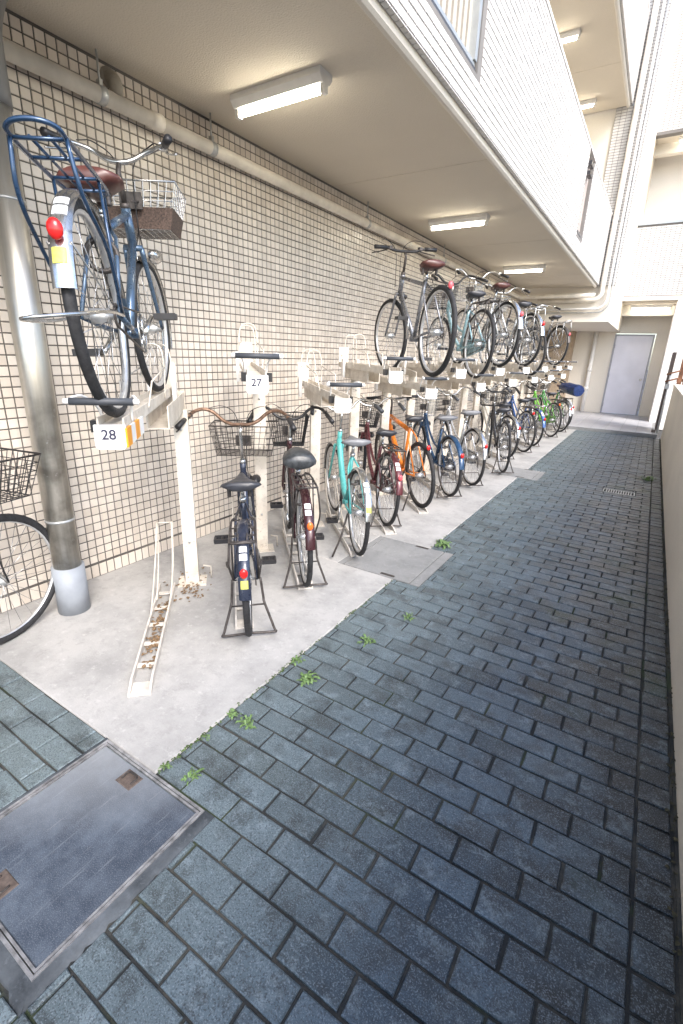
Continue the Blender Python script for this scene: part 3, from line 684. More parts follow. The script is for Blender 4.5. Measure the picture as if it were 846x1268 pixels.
def saddle_mesh(mb, x, z, wide=.10, ln=.27, tall=.055):
    secs = []
    prof = [(-.50, .62, .80), (-.47, .86, .98), (-.36, 1.0, 1.05), (-.20, .95, 1.0), (-.04, .68, .92), (.12, .40, .86), (.28, .27, .86), (.42, .22, .84), (.49, .15, .70)]
    for t, wv, hv in prof:
        w = wide * wv; h = tall * hv; q = []
        for j in range(12):
            a = 2 * math.pi * j / 12; ca, sa = math.cos(a), math.sin(a)
            zz = (sa if sa > 0 else sa * 1.0) * h * .5; yy = w * (abs(ca) ** .75) * (1 if ca > 0 else -1) * (1 if sa > -.2 else .82)
            q.append((x + t * ln, yy, z - h * .5 + zz + (.012 * (t < -.3))))
        secs.append(q)
    mb.loft(secs)
def basket(root, x, z, mat, w=.36, d=.25, h=.23, sp=.035, r=.0021, liner=None, flare=.8):
    m = MB(); wt, dt = w / 2, d / 2; wb_, db = wt * flare, dt * flare
    def P(u, v, t):     # u,v in -1..1 round the plan, t 0 bottom .. 1 top
        return (x + v * (db + (dt - db) * t) + .03 * t, u * (wb_ + (wt - wb_) * t), z + h * t)
    nl = max(4, int(h / sp)); nh = max(6, int(w / sp)); nd = max(5, int(d / sp))
    for i in range(nl + 1):
        t = i / nl; rr = r * 2.2 if i == nl else r * (1.4 if i == 0 else 1)
        m.tube([P(-1, -1, t), P(1, -1, t), P(1, 1, t), P(-1, 1, t)], rr, 4, closed=True)
    for i in range(nh + 1):
        u = -1 + 2 * i / nh
        for v in (-1, 1): m.tube([P(u, v, 1), P(u, v, 0)], r, 3, caps=False)
        m.tube([P(u, -1, 0), P(u, 1, 0)], r, 3, caps=False)
    for i in range(1, nd):
        v = -1 + 2 * i / nd
        for u in (-1, 1): m.tube([P(u, v, 1), P(u, v, 0)], r, 3, caps=False)
        m.tube([P(-1, v, 0), P(1, v, 0)], r, 3, caps=False)
    b = m.build('basket', mat, root)
    br = MB(); br.rod((x - dt * .9, -.04, z + h * .55), (x - dt - .07, -.02, z + h * .45), .004, 5); br.rod((x - dt * .9, .04, z + h * .55), (x - dt - .07, .02, z + h * .45), .004, 5); br.box((x - dt - .0, 0, z + h * .55), (.012, .10, .07)); br.build('basket_bracket', M_DARKST, root)
    if liner:
        l = MB(); A = [P(-1.03, -1.03, 0), P(1.03, -1.03, 0), P(1.03, 1.03, 0), P(-1.03, 1.03, 0)]; B = [P(-1.03, -1.03, .46), P(1.03, -1.03, .46), P(1.03, 1.03, .46), P(-1.03, 1.03, .46)]
        C = [P(-.98, -.98, .46), P(.98, -.98, .46), P(.98, .98, .46), P(-.98, .98, .46)]; D = [P(-.98, -.98, .03), P(.98, -.98, .03), P(.98, .98, .03), P(-.98, .98, .03)]
        V = A + B + C + D; F = [(3, 2, 1, 0), (12, 13, 14, 15)]
        for o_ in (0, 4, 8):
            for i in range(4): j = (i + 1) % 4; F.append((o_ + i, o_ + j, o_ + 4 + j, o_ + 4 + i))
        l.add(V, F); l.build('wicker_liner', liner, b)
    return b
def bike(label, loc, yaw, frame, style='step', r=.33, wb=1.07, seat=.80, bar='up', bar_m=None, grip_m=None, bask=None, bask_m=None, saddle_m=None, fender=None, carrier=None,
         stand='both', refl=None, rim_m=None, guard=None, cover=False, lean=0.0, steer=0.0, sticker=False, yellow=False, lock=True, group='bicycles in the lower racks', rise=.0, bar_w=1.0, liner=None, tyre_m=None, pitch=0.0, saddle_w=.10, pedal_a=.6, turn=0.0, tw=.018, car_h=None, car_l=0.0, tk=1.0):
    RBK = random.Random(label); pedal_a = RBK.uniform(0, 6.28); steer = RBK.uniform(-.16, .16) if not steer else steer
    t = empty('bicycle', loc); t.rotation_euler = (lean, pitch, yaw); t.rotation_mode = 'XYZ'
    tag(t, label, 'bicycle', group)
    bar_m = bar_m or M_CHROME; grip_m = grip_m or M_BLACK; saddle_m = saddle_m or M_SADB; rim_m = rim_m or M_ALLOY; tyre_m = tyre_m or M_RUBBER; k = r / .33
    ax = Vector((0, 0, r)); fx = Vector((wb, 0, r)); bb = Vector((.44, 0, .285)); sd_ = Vector((-.34, 0, .94)).normalized()
    crown = fx + Vector((-.05, 0, 0)) + sd_ * (r + .045) ; head = crown + sd_ * (.13 if style != 'diamond' else .15); st = bb + Vector((-.33, 0, .944)) * (seat - .40 if style != 'diamond' else seat - .36)
    sad = bb + Vector((-.33, 0, .944)) * ((seat - .06 - bb.z) / .944)
    f = MB(); f.tube([bb, st], .0155, 10); f.tube([crown - sd_ * .012, head + sd_ * .01], .021, 12); f.tube([bb + Vector((0, -.036, 0)), bb + Vector((0, .036, 0))], .022, 12)
    for s in (-1, 1):
        f.tube([bb + Vector((-.02, s * .022, 0)), (.24, s * .045, .30), ax + Vector((.0, s * .058, 0))], .0095, 8)
        f.tube([st + Vector((.01, s * .012, -.03)), lerp(st, ax, .25) + Vector((0, s * .045, 0)), ax + Vector((0, s * .058, 0))], .0075, 8)
    hl = crown + sd_ * .025; hu = head - sd_ * .015
    if style == 'step':
        c1 = lerp(hl, bb, .55) + Vector((.0, 0, -.055)); f.tube(spline([hl, lerp(hl, bb, .3) + Vector((.0, 0, -.035)), c1, bb + Vector((.0, 0, .012))], 4), .0195, 10)
        p2 = lerp(bb, st, .42); f.tube(spline([hu, lerp(hu, p2, .35) + Vector((0, 0, -.065)), lerp(hu, p2, .7) + Vector((0, 0, -.06)), p2], 4), .0135, 10)
    elif style == 'single':
        f.tube(spline([hl + sd_ * .03, lerp(hl, bb, .4) + Vector((.0, 0, -.05)), lerp(hl, bb, .75) + Vector((0, 0, -.05)), bb + Vector((.01, 0, .02))], 5), .027, 12)
    else:
        f.tube([hl, bb], .0185 * tk, 12); f.tube([hu, lerp(bb, st, .9)], .0155 * tk, 12)
    f.build('frame', frame, t)
    fk = MB()
    for s in (-1, 1): fk.tube(spline([crown + Vector((0, s * .036, .0)), lerp(crown, fx, .45) + Vector((-.012, s * .046, 0)), fx + Vector((0, s * .052, 0))], 5), [.013 - .0004 * i for i in range(11)], 8)
    fk.tube([crown + Vector((0, -.042, 0)), crown + Vector((0, .042, 0))], .014, 8)
    fk.build('fork', frame if style == 'diamond' else M_CHROME if fender is None else frame, t)
    wheel(t, 'rear_wheel', 0, r, tyre_m, rim_m, tw); wheel(t, 'front_wheel', wb, r, tyre_m, rim_m, tw)
    # seat
    sp_ = MB(); sp_.tube([st - Vector((-.33, 0, .944)) * .04, sad], .0128, 10); sp_.tube([st - Vector((-.33, 0, .944)) * .015, st + Vector((-.33, 0, .944)) * .012], .02, 10); sp_.build('seat_post', M_CHROME, t)
    s_ = MB()
    if cover:
        secs = []
        for tt, wv, z0, z1 in ((-.135, .09, -.05, .03), (-.11, .112, -.055, .055), (0, .105, -.055, .064), (.10, .07, -.05, .055), (.15, .045, -.035, .04)):
            secs.append([(sad.x - .01 + tt, wv * math.cos(2 * math.pi * j / 14) * (1 + .05 * math.sin(5 * j)), sad.z + .02 + (z0 + z1) / 2 + (z1 - z0) / 2 * math.sin(2 * math.pi * j / 14)) for j in range(14)])
        s_.loft(secs)
    else: saddle_mesh(s_, sad.x - .01, sad.z + .055, saddle_w)
    so_ = s_.build('saddle', saddle_m, t)
    if not cover:
        q = MB()
        for s in (-1, 1): q.tube(spline([(sad.x + .10, s * .012, sad.z + .02), (sad.x, s * .02, sad.z - .005), (sad.x - .07, s * .022, sad.z - .002), (sad.x - .115, s * .03, sad.z + .02)], 3), .0035, 5)
        for s in (-1, 1):
            q.tube([(sad.x - .08 + .0, s * .055 + .012 * math.cos(a), sad.z - .03 + .006 * i) for i, a in enumerate([0] * 8)], .011, 6)
        q.build('springs', M_DARKST, so_)
    # cockpit
    ctr = head + sd_ * (.165 + rise); stm = MB(); stm.tube([head, head + sd_ * (.14 + rise), ctr + Vector((.03, 0, .015))], .0115, 10); stm.tube([head + sd_ * .002, head + sd_ * .03], .019, 10)
    so2 = stm.build('stem', M_CHROME if style != 'diamond' else M_DARKST, t)
    hc = ctr + Vector((.03, 0, .02)); hb = MB(); cs, sn = 1.0, 0.0
    def HB(p): return hc + Vector((p[0] * cs - p[1] * sn, p[0] * sn + p[1] * cs, p[2]))
    if bar == 'up': prof = [(0, 0, 0), (.0, .05, .0), (.015, .10, .022), (.025, .15, .068), (.015, .20, .088), (-.03, .245, .078), (-.10, .275, .05), (-.22, .30, .012)]; g0 = (-.105, .276, .048)
    elif bar == 'flat': prof = [(0, 0, 0), (0, .10, .004), (-.01, .18, .022), (-.025, .29, .02)]; g0 = (-.013, .19, .022)
    else: prof = [(0, 0, 0), (.01, .06, .01), (.03, .13, .045), (.01, .20, .06), (-.04, .26, .06), (-.12, .30, .055)]; g0 = (-.045, .265, .06)
    prof = [(a, b * bar_w, c) for a, b, c in prof]; g0 = (g0[0], g0[1] * bar_w, g0[2])
    half = spline(prof, 4); full = [HB((p.x, -p.y, p.z)) for p in half[::-1]] + [HB(p) for p in half[1:]]
    hb.tube(full, .0112, 8); ho = hb.build('handlebar', bar_m, t)
    for s in (-1, 1):
        e = Vector(prof[-1]); a = Vector(g0); a.y *= s; e.y *= s; e2 = a + (e - a) * 1.06
        gm = MB(); gm.tube([HB(a), HB(lerp(a, e2, .5)), HB(e2)], [.0165, .0155, .017], 10); gm.build('grip', grip_m, ho)
        lv = MB(); n_ = Vector((.02, .0, -.04)); u = (a - e).normalized(); lv.tube(spline([HB(a + u * .05), HB(a + u * .02 + Vector((.045, 0, -.012))), HB(lerp(a, e, .5) + Vector((.04, .012 * s, -.03))), HB(lerp(a, e, .95) + Vector((.035, .022 * s, -.04)))], 4), .005, 5); lv.box(HB(a + u * .045), (.03, .03, .025)); lv.build('brake_lever', M_DARKST if bar_m is not M_CHROME else M_CHROME, ho)
    cb = MB()
    for s in (-1, 1): cb.tube(spline([HB((.02, s * .21 * bar_w, .08)), hc + Vector((.10, s * .12, .10)), hc + Vector((.11, s * .03, .01)), crown + Vector((.05, s * .02, .06))], 5), .0028, 4)
    cb.build('cables', M_BLACK, t)
    if turn: pass
    # mudguards
    if fender:
        m = MB(); m.arc((0, 0, r), r + .017, rad(14), rad(172), .029); o = m.build('rear_mudguard', fender, t)
        q = MB()
        for s in (-1, 1): q.rod((0, s * .06, r), ((r + .012) * math.cos(rad(152)), s * .028, r + (r + .012) * math.sin(rad(152))), .0025, 4)
        q.build('mudguard_stay', M_CHROME, o)
        m = MB(); m.arc((wb, 0, r), r + .017, rad(-18), rad(118), .027); o2 = m.build('front_mudguard', fender, t)
        q = MB()
        for s in (-1, 1): q.rod((wb, s * .055, r), (wb + (r + .012) * math.cos(rad(-8)) * -1, s * .026, r + (r + .012) * math.sin(rad(172))), .0022, 4)
        q.build('mudguard_stay', M_CHROME, o2)
    rr_ = r + (.024 if fender else .02)
    if refl:
        a = rad(148) if fender else rad(118); rx, rz = rr_ * math.cos(a) - .012, r + rr_ * math.sin(a)
        m = MB(); m.ball((rx - .004, 0, rz), (.013, .020, .026), 12, 6); m.build('reflector', refl, t)
        if not fender: m = MB(); m.rod((rx, 0, rz), (sad.x, 0, st.z), .004, 5); m.build('reflector_arm', M_DARKST, t)
    if sticker and fender:
        for a in (127, 134.5):
            m = MB(); m.arc((0, 0, r), r + .0185, rad(a - 3), rad(a + 3), .019, 4, .004); m.build('sticker', M_STICK, t)
    if yellow and fender:
        m = MB(); m.arc((0, 0, r), r + .0186, rad(155), rad(162), .018, 4, .004); m.build('sticker', M_YEL, t)
    # transmission
    cr = MB(); cr.ring((bb.x, -.05, bb.z), .078, [(-.006, -.002), (.006, -.002), (.006, .002), (-.006, .002)], 26)
    for i in range(5): a = 2 * math.pi * i / 5; cr.rod((bb.x, -.05, bb.z), (bb.x + .076 * math.cos(a), -.05, bb.z + .076 * math.sin(a)), .006, 4)
    for s in (-1, 1):
        a = pedal_a + (math.pi if s > 0 else 0); e = bb + Vector((.16 * math.cos(a), s * .075, .16 * math.sin(a))); cr.tube([bb + Vector((0, s * .06, 0)), e], [.012, .009], 6)
    co = cr.build('crank', M_CHROME, t)
    for s in (-1, 1):
        a = pedal_a + (math.pi if s > 0 else 0); e = bb + Vector((.16 * math.cos(a), s * .085, .16 * math.sin(a)))
        m = MB()
        for dx_ in (-.032, .032): m.box(e + Vector((dx_, s * .05, 0)), (.014, .09, .026))
        for dy_ in (.008, .05, .092): m.box(e + Vector((0, s * dy_, 0)), (.056, .012, .02))
        m.build('pedal', M_BLACK, co)
    ch = MB(); ch.tube([(0, -.05, r + .034), (bb.x, -.05, bb.z + .078)], .004, 4); ch.tube([(0, -.05, r - .034), (bb.x, -.05, bb.z - .078)], .004, 4); ch.ring((0, -.05, r), .034, [(-.006, -.003), (.005, -.003), (.005, .003), (-.006, .003)], 18); ch.build('chain', M_DARKST, t)
    if guard:
        q = []
        for yy in (-.066, -.058):
            q.append([(bb.x + .10 * math.cos(a), yy, bb.z + .10 * math.sin(a)) for a in [rad(-80 + 20 * i) for i in range(9)]] + [(.04 + .058 * math.cos(a), yy, r + .058 * math.sin(a)) for a in [rad(95 + 20 * i) for i in range(9)]])
        m = MB(); m.loft(q, False); m.build('chain_guard', guard, t)
    # carrier
    if carrier:
        zc_ = (car_h if car_h else 2 * r + .055); m = MB(); hw = .062
        m.tube(spline([(.17, -hw * .6, zc_), (.10, -hw, zc_), (-.17 - car_l, -hw, zc_), (-.235 - car_l, -hw * .8, zc_ + .012), (-.25 - car_l, 0, zc_ + .018), (-.235 - car_l, hw * .8, zc_ + .012), (-.17 - car_l, hw, zc_), (.10, hw, zc_), (.17, hw * .6, zc_)], 4), .0062, 7)
        for x in (.12, .0, -.11 - car_l * .5, -.19 - car_l): m.rod((x, -hw, zc_), (x, hw, zc_), .005, 6)
        for y in (-.022, .022): m.rod((.12, y, zc_ + .004), (-.19 - car_l, y, zc_ + .004), .0045, 6)
        for s in (-1, 1):
            m.tube(spline([(-.20 - car_l, s * hw, zc_), (-.205 - car_l * .8, s * (hw + .012), zc_ - .12), (-.12 - car_l * .3, s * .085, r + .16), (0, s * .068, r)], 4), .0058, 6)
            m.tube([(.0, s * .062, zc_), (0, s * .068, r)], .0052, 6); m.rod((.16, s * .04, zc_), (st.x, s * .018, st.z - .05), .0045, 5)
        m.build('carrier', carrier, t)
    # stand
    sm_ = M_DARKST if frame not in (MATS.get('paint_steel_blue'),) else M_CHROME
    if stand == 'both':
        m = MB(); yb = .135
        m.tube(spline([(0, -.075, r), (.0, -.085, r * .62), (-.015, -.09, .16), (-.055, -yb, .02), (-.07, -yb, .008), (-.07, 0, .012), (-.07, yb, .008), (-.055, yb, .02), (-.015, .09, .16), (.0, .085, r * .62), (0, .075, r)], 4), .0072, 7)
        m.rod((-.018, -.09, .155), (-.018, .09, .155), .005, 6); m.build('stand', sm_, t)
    elif stand == 'up':
        m = MB()
        m.tube(spline([(0, -.07, r), (-.18, -.07, r - .0), (-.36, -.035, r - .015), (-.43, .03, r - .025), (-.44, .06, r - .028), (-.42, .085, r - .03), (-.34, .09, r - .03), (-.16, .085, r - .02), (0, .075, r)], 4), .0052, 7); m.build('stand', sm_, t)
    elif stand == 'side':
        m = MB(); m.tube([(.02, .075, r - .01), (-.03, .13, .15), (-.06, .20, .0)], .008, 7); m.build('stand', sm_, t)
    if bask:
        bx, bz = (head.x + .235, head.z - .045 + rise * .7)
        if bask == 'wire': basket(t, bx, bz, bask_m or M_DARKST, .46 if bar_m is M_RUSTYBAR else .40, .27, .20, .036, .0022, liner)
        elif bask == 'mesh': basket(t, bx - .01, bz - .02, bask_m or M_BLACK, .33, .25, .24, .021, .0020, liner, .74)
        m = MB(); m.tube([(bx - .06, 0, bz - .002), (crown.x + .05, 0, crown.z + .01), (fx.x, .06, fx.z)], .004, 5); m.tube([(bx - .06, 0, bz - .002), (fx.x, -.06, fx.z)], .004, 5); m.build('basket_stay', bask_m or M_DARKST, t)
    # lamp on the fork, ring lock on the seat stays
    m = MB(); lx = crown + Vector((.06, -.075, -.02)); m.tube([lx + Vector((-.05, 0, 0)), lx + Vector((-.02, 0, 0)), lx + Vector((.03, 0, 0)), lx + Vector((.04, 0, 0))], [.012, .024, .034, .03], 12); m.build('head_lamp', M_BLACK if fender is not M_CHROME else M_CHROME, t)
    if lock:
        m = MB(); p = lerp(st, ax, .42); m.ring((0, 0, 0), .05, [(-.008, -.008), (.008, -.008), (.008, .008), (-.008, .008)], 20)
        o = m.build('ring_lock', M_DARKST, t, p); o.rotation_euler = (0, rad(35), rad(90))
    SM = Matrix.Translation(crown) @ Matrix.Rotation(steer, 4, sd_) @ Matrix.Translation(-crown)      # turn the steered parts
    for ch_ in list(t.children):
        if ch_.name.split('.')[0] in ('fork', 'front_wheel', 'stem', 'handlebar', 'basket', 'basket_bracket', 'basket_stay', 'front_mudguard', 'head_lamp', 'cables'): ch_.matrix_basis = SM @ Matrix.Translation(ch_.location)
    return t

PB = {}
def pc(n, c, metal=.15):
    PB[n] = paint('paint_' + n, c, metal); return PB[n]
blue = pc('blue', (0.022, 0.055, 0.115), .35); steelblue = pc('steel_blue', (0.085, 0.135, 0.205), .5); navy = pc('navy', (0.025, 0.032, 0.055), .2); maroon = pc('maroon', (0.048, 0.016, 0.020), .2); teal = pc('teal', (0.11, 0.45, 0.43), .05)
maroon2 = pc('wine', (0.11, 0.028, 0.034), .2); orange = pc('orange', (0.78, 0.22, 0.022), .05); dblue = pc('deep_blue', (0.02, 0.06, 0.13), .2); silver = pc('silver', (0.55, 0.56, 0.57), .5)
blackp = pc('black', (0.02, 0.02, 0.022)); grey = pc('grey', (0.16, 0.165, 0.18), .3); lime = pc('lime', (0.16, 0.50, 0.06), .05); sky_ = pc('light_blue', (0.30, 0.47, 0.52), .2); mid = pc('mid_blue', (0.05, 0.12, 0.32), .2); cream = pc('cream', (0.55, 0.52, 0.45))
gunl = pc('light_gunmetal', (0.20, 0.205, 0.22), .5); gun = pc('gunmetal', (0.085, 0.09, 0.10), .4); green = pc('green', (0.10, 0.33, 0.10))
D = rad(135)
def lo(x, y): return (x, y, 0.022)
# leftmost bicycle, only its front comes into the picture
yaw0 = rad(106); fwd = Vector((math.cos(yaw0), math.sin(yaw0), 0)); p0 = Vector((-2.60, .915, 0)) - fwd * 1.07
bike('black bicycle with wire basket parked along the tiled wall left of the steel downpipe', p0, yaw0, blackp, 'single', .345, 1.07, .80, 'up', M_DARKST, M_BLACK, 'wire', M_BLACK, M_SADB, None, M_DARKST, 'side', M_RED, group='bicycles parked on the slab', tw=.022)
bike('navy bicycle with rusty brown handlebar, wide wire basket and red rear reflector', lo(-1.63, 1.69), rad(133), navy, 'single', .305, 1.02, .80, 'up', M_RUSTYBAR, M_BLACK, 'wire', M_DARKST, M_SADB, navy, M_DARKST, 'both', M_RED, sticker=True, yellow=True, rise=.10, guard=None, lean=-.03, car_h=.60, saddle_w=.112, bar_w=1.12)
bike('maroon bicycle with covered black saddle, mesh basket and orange rear reflector', lo(-1.72, 2.32), rad(134), maroon, 'step', .33, 1.07, .84, 'up', M_BLACK, M_BLACK, 'mesh', M_BLACK, M_COVER, maroon, M_DARKST, 'both', M_ORANGE_L, cover=True, sticker=True, lean=-.02, guard=maroon)
bike('turquoise bicycle with grey saddle and chrome mudguards, without a basket', lo(-1.69, 2.955), rad(133), teal, 'single', .33, 1.07, .86, 'up', M_CHROME, M_GRIPD, None, None, M_GREYSAD, M_CHROME, None, 'side', None, sticker=True, lean=.0, saddle_w=.12, yellow=True, rise=.02)
bike('wine red bicycle with black mesh basket and pink rear reflector', lo(-1.82, 3.67), rad(134), maroon2, 'step', .33, 1.07, .83, 'up', M_CHROME, M_GRIPD, 'mesh', M_BLACK, M_SADB, maroon2, M_DARKST, 'both', M_PINK, sticker=True, guard=maroon2, lean=.03)
bike('bright orange sports bicycle with flat handlebar and no mudguards', lo(-1.78, 4.36), rad(138), orange, 'diamond', .335, 1.05, .90, 'flat', M_BLACK, M_BLACK, None, None, M_SADB, None, None, 'side', M_RED, lean=-.06, lock=False, tw=.021, rim_m=M_DARKST, tk=1.55)
bike('deep blue bicycle with slate saddle between the orange and the silver bicycle', lo(-1.69, 4.94), rad(132), dblue, 'step', .33, 1.08, .86, 'up', M_CHROME, M_GRIPD, 'wire', M_CHROME, M_GREYSAD, dblue, None, 'both', M_RED, rim_m=M_ALLOY, guard=dblue, lean=-.03, saddle_w=.128)
bike('silver bicycle with chrome mudguards and slate saddle beside the deep blue one', lo(-1.64, 5.57), rad(132), silver, 'step', .34, 1.08, .87, 'up', M_CHROME, M_GRIPD, 'wire', M_DARKST, M_GREYSAD, M_CHROME, None, 'both', M_RED, lean=-.02, guard=M_CHROME, saddle_w=.128)
bike('black framed bicycle with bright rims and light seat tube next to the silver one', lo(-1.50, 6.52), rad(117), blackp, 'step', .345, 1.06, .84, 'up', M_BLACK, M_BLACK, 'wire', M_BLACK, M_SADB, None, None, 'both', None, rim_m=M_ALLOY, lean=-.05)
bike('slim cream bicycle standing between the black framed and the grey one', lo(-1.72, 7.47), rad(134), cream, 'step', .33, 1.06, .82, 'up', M_CHROME, M_GRIPD, 'wire', M_CHROME, M_SADB, M_CHROME, None, 'both', M_RED)
bike('grey bicycle with chrome mudguards and red reflector in front of the mid blue one', lo(-1.62, 8.25), rad(130), grey, 'step', .34, 1.07, .85, 'up', M_CHROME, M_BLACK, 'wire', M_DARKST, M_SADB, None, M_DARKST, 'both', M_RED)
bike('mid blue bicycle with blue mudguards and red reflector', lo(-1.63, 8.95), rad(132), mid, 'step', .33, 1.07, .83, 'up', M_CHROME, M_BLACK, 'wire', M_CHROME, M_SADB, mid, M_CHROME, 'both', M_RED, sticker=True)
bike('lime green bicycle with green chain guard and orange lens', lo(-1.55, 10.35), rad(128), lime, 'step', .34, 1.08, .86, 'up', M_DARKST, M_BLACK, 'mesh', M_BLACK, M_SADB, None, M_DARKST, 'both', M_ORANGE_L, guard=lime)
bc = bike('green bicycle with a blue plastic cover over its rear seat', lo(-1.52, 11.25), rad(130), green, 'step', .33, 1.07, .98, 'up', M_CHROME, M_BLACK, 'wire', M_DARKST, M_BROWNSAD, M_CHROME, M_DARKST, 'both', M_RED, saddle_w=.12)
m = MB(); m.loft([[(x_, wv * math.cos(2 * math.pi * j / 12) * (1 + .07 * math.sin(3 * j + x_ * 20)), .93 + zo + hv * math.sin(2 * math.pi * j / 12)) for j in range(12)] for x_, wv, hv, zo in ((.10, .05, .05, .04), (.06, .13, .08, .02), (-.10, .15, .11, 0), (-.28, .15, .115, -.02), (-.42, .13, .12, -.03), (-.46, .12, .11, -.03))], False); m.build('blue_cover', M_BLUECOV, bc)
bike('last silver bicycle of the lower row beside the entrance step', lo(-1.55, 11.78), rad(131), silver, 'step', .33, 1.07, .84, 'up', M_CHROME, M_BLACK, 'wire', M_CHROME, M_SADB, silver, None, 'both', M_RED)
# bicycles up on the trays
def cu(k): return (-.55, .15)[k] if k < 2 else -.441 + .645 * k
def zu(k): return 1.25 if k % 2 == 0 else 1.39
UG = 'bicycles on the upper trays'
def up(k, dx=0.0, dz=0.0): X = -1.55 + dx; return (X, cu(k) - X, zu(k) + .012 + dz)
bike('steel blue bicycle with dark blue carrier, brown saddle and wicker lined basket on tray 28', up(0, .01), rad(135), steelblue, 'diamond', .325, 1.05, .775, 'alt', M_CHROME, M_BLACK, 'wire', M_CHROME, M_BROWNSAD, M_CHROME, blue, 'up', M_RED, sticker=True, yellow=True, liner=M_WICKER, group=UG, lean=-.06, rise=.0, car_h=.705, car_l=.10, saddle_w=.105, bar_w=.80)
bike('dark grey cross bicycle with flat handlebar raised on a tray', up(4, .10, .08), rad(136), gunl, 'diamond', .325, 1.04, .83, 'flat', M_BLACK, M_BLACK, None, None, M_BROWNSAD, None, None, None, M_PINK, group=UG, lock=False, rise=.01, tw=.02)
bike('pale blue bicycle with black saddle and black carrier raised on a tray', up(6, .0, .03), rad(133), sky_, 'step', .33, 1.07, .83, 'up', M_BLACK, M_BLACK, 'mesh', M_BLACK, M_SADB, None, M_DARKST, None, None, group=UG, guard=sky_)
bike('silver bicycle with chrome mudguards and brown saddle raised on a tray', up(7, .08), rad(134), silver, 'step', .335, 1.07, .86, 'up', M_CHROME, M_BLACK, 'wire', M_CHROME, M_BROWNSAD, M_CHROME, None, None, M_PINK, group=UG)
bike('white-grey bicycle with big red reflector raised on a tray', up(9, .05), rad(134), silver, 'step', .33, 1.07, .80, 'up', M_CHROME, M_BLACK, 'wire', M_CHROME, M_SADB, M_CHROME, M_CHROME, None, M_RED, group=UG)
bike('charcoal bicycle with dark wheels raised on a tray behind the red reflector', up(10, .0), rad(133), grey, 'diamond', .33, 1.05, .84, 'up', M_DARKST, M_BLACK, None, None, M_SADB, None, None, None, None, group=UG)
bike('farthest raised bicycle, black with a small chrome carrier', up(13, .0), rad(131), gun, 'step', .33, 1.06, .84, 'up', M_CHROME, M_BLACK, None, None, M_SADB, M_DARKST, M_CHROME, None, M_PINK, group=UG)

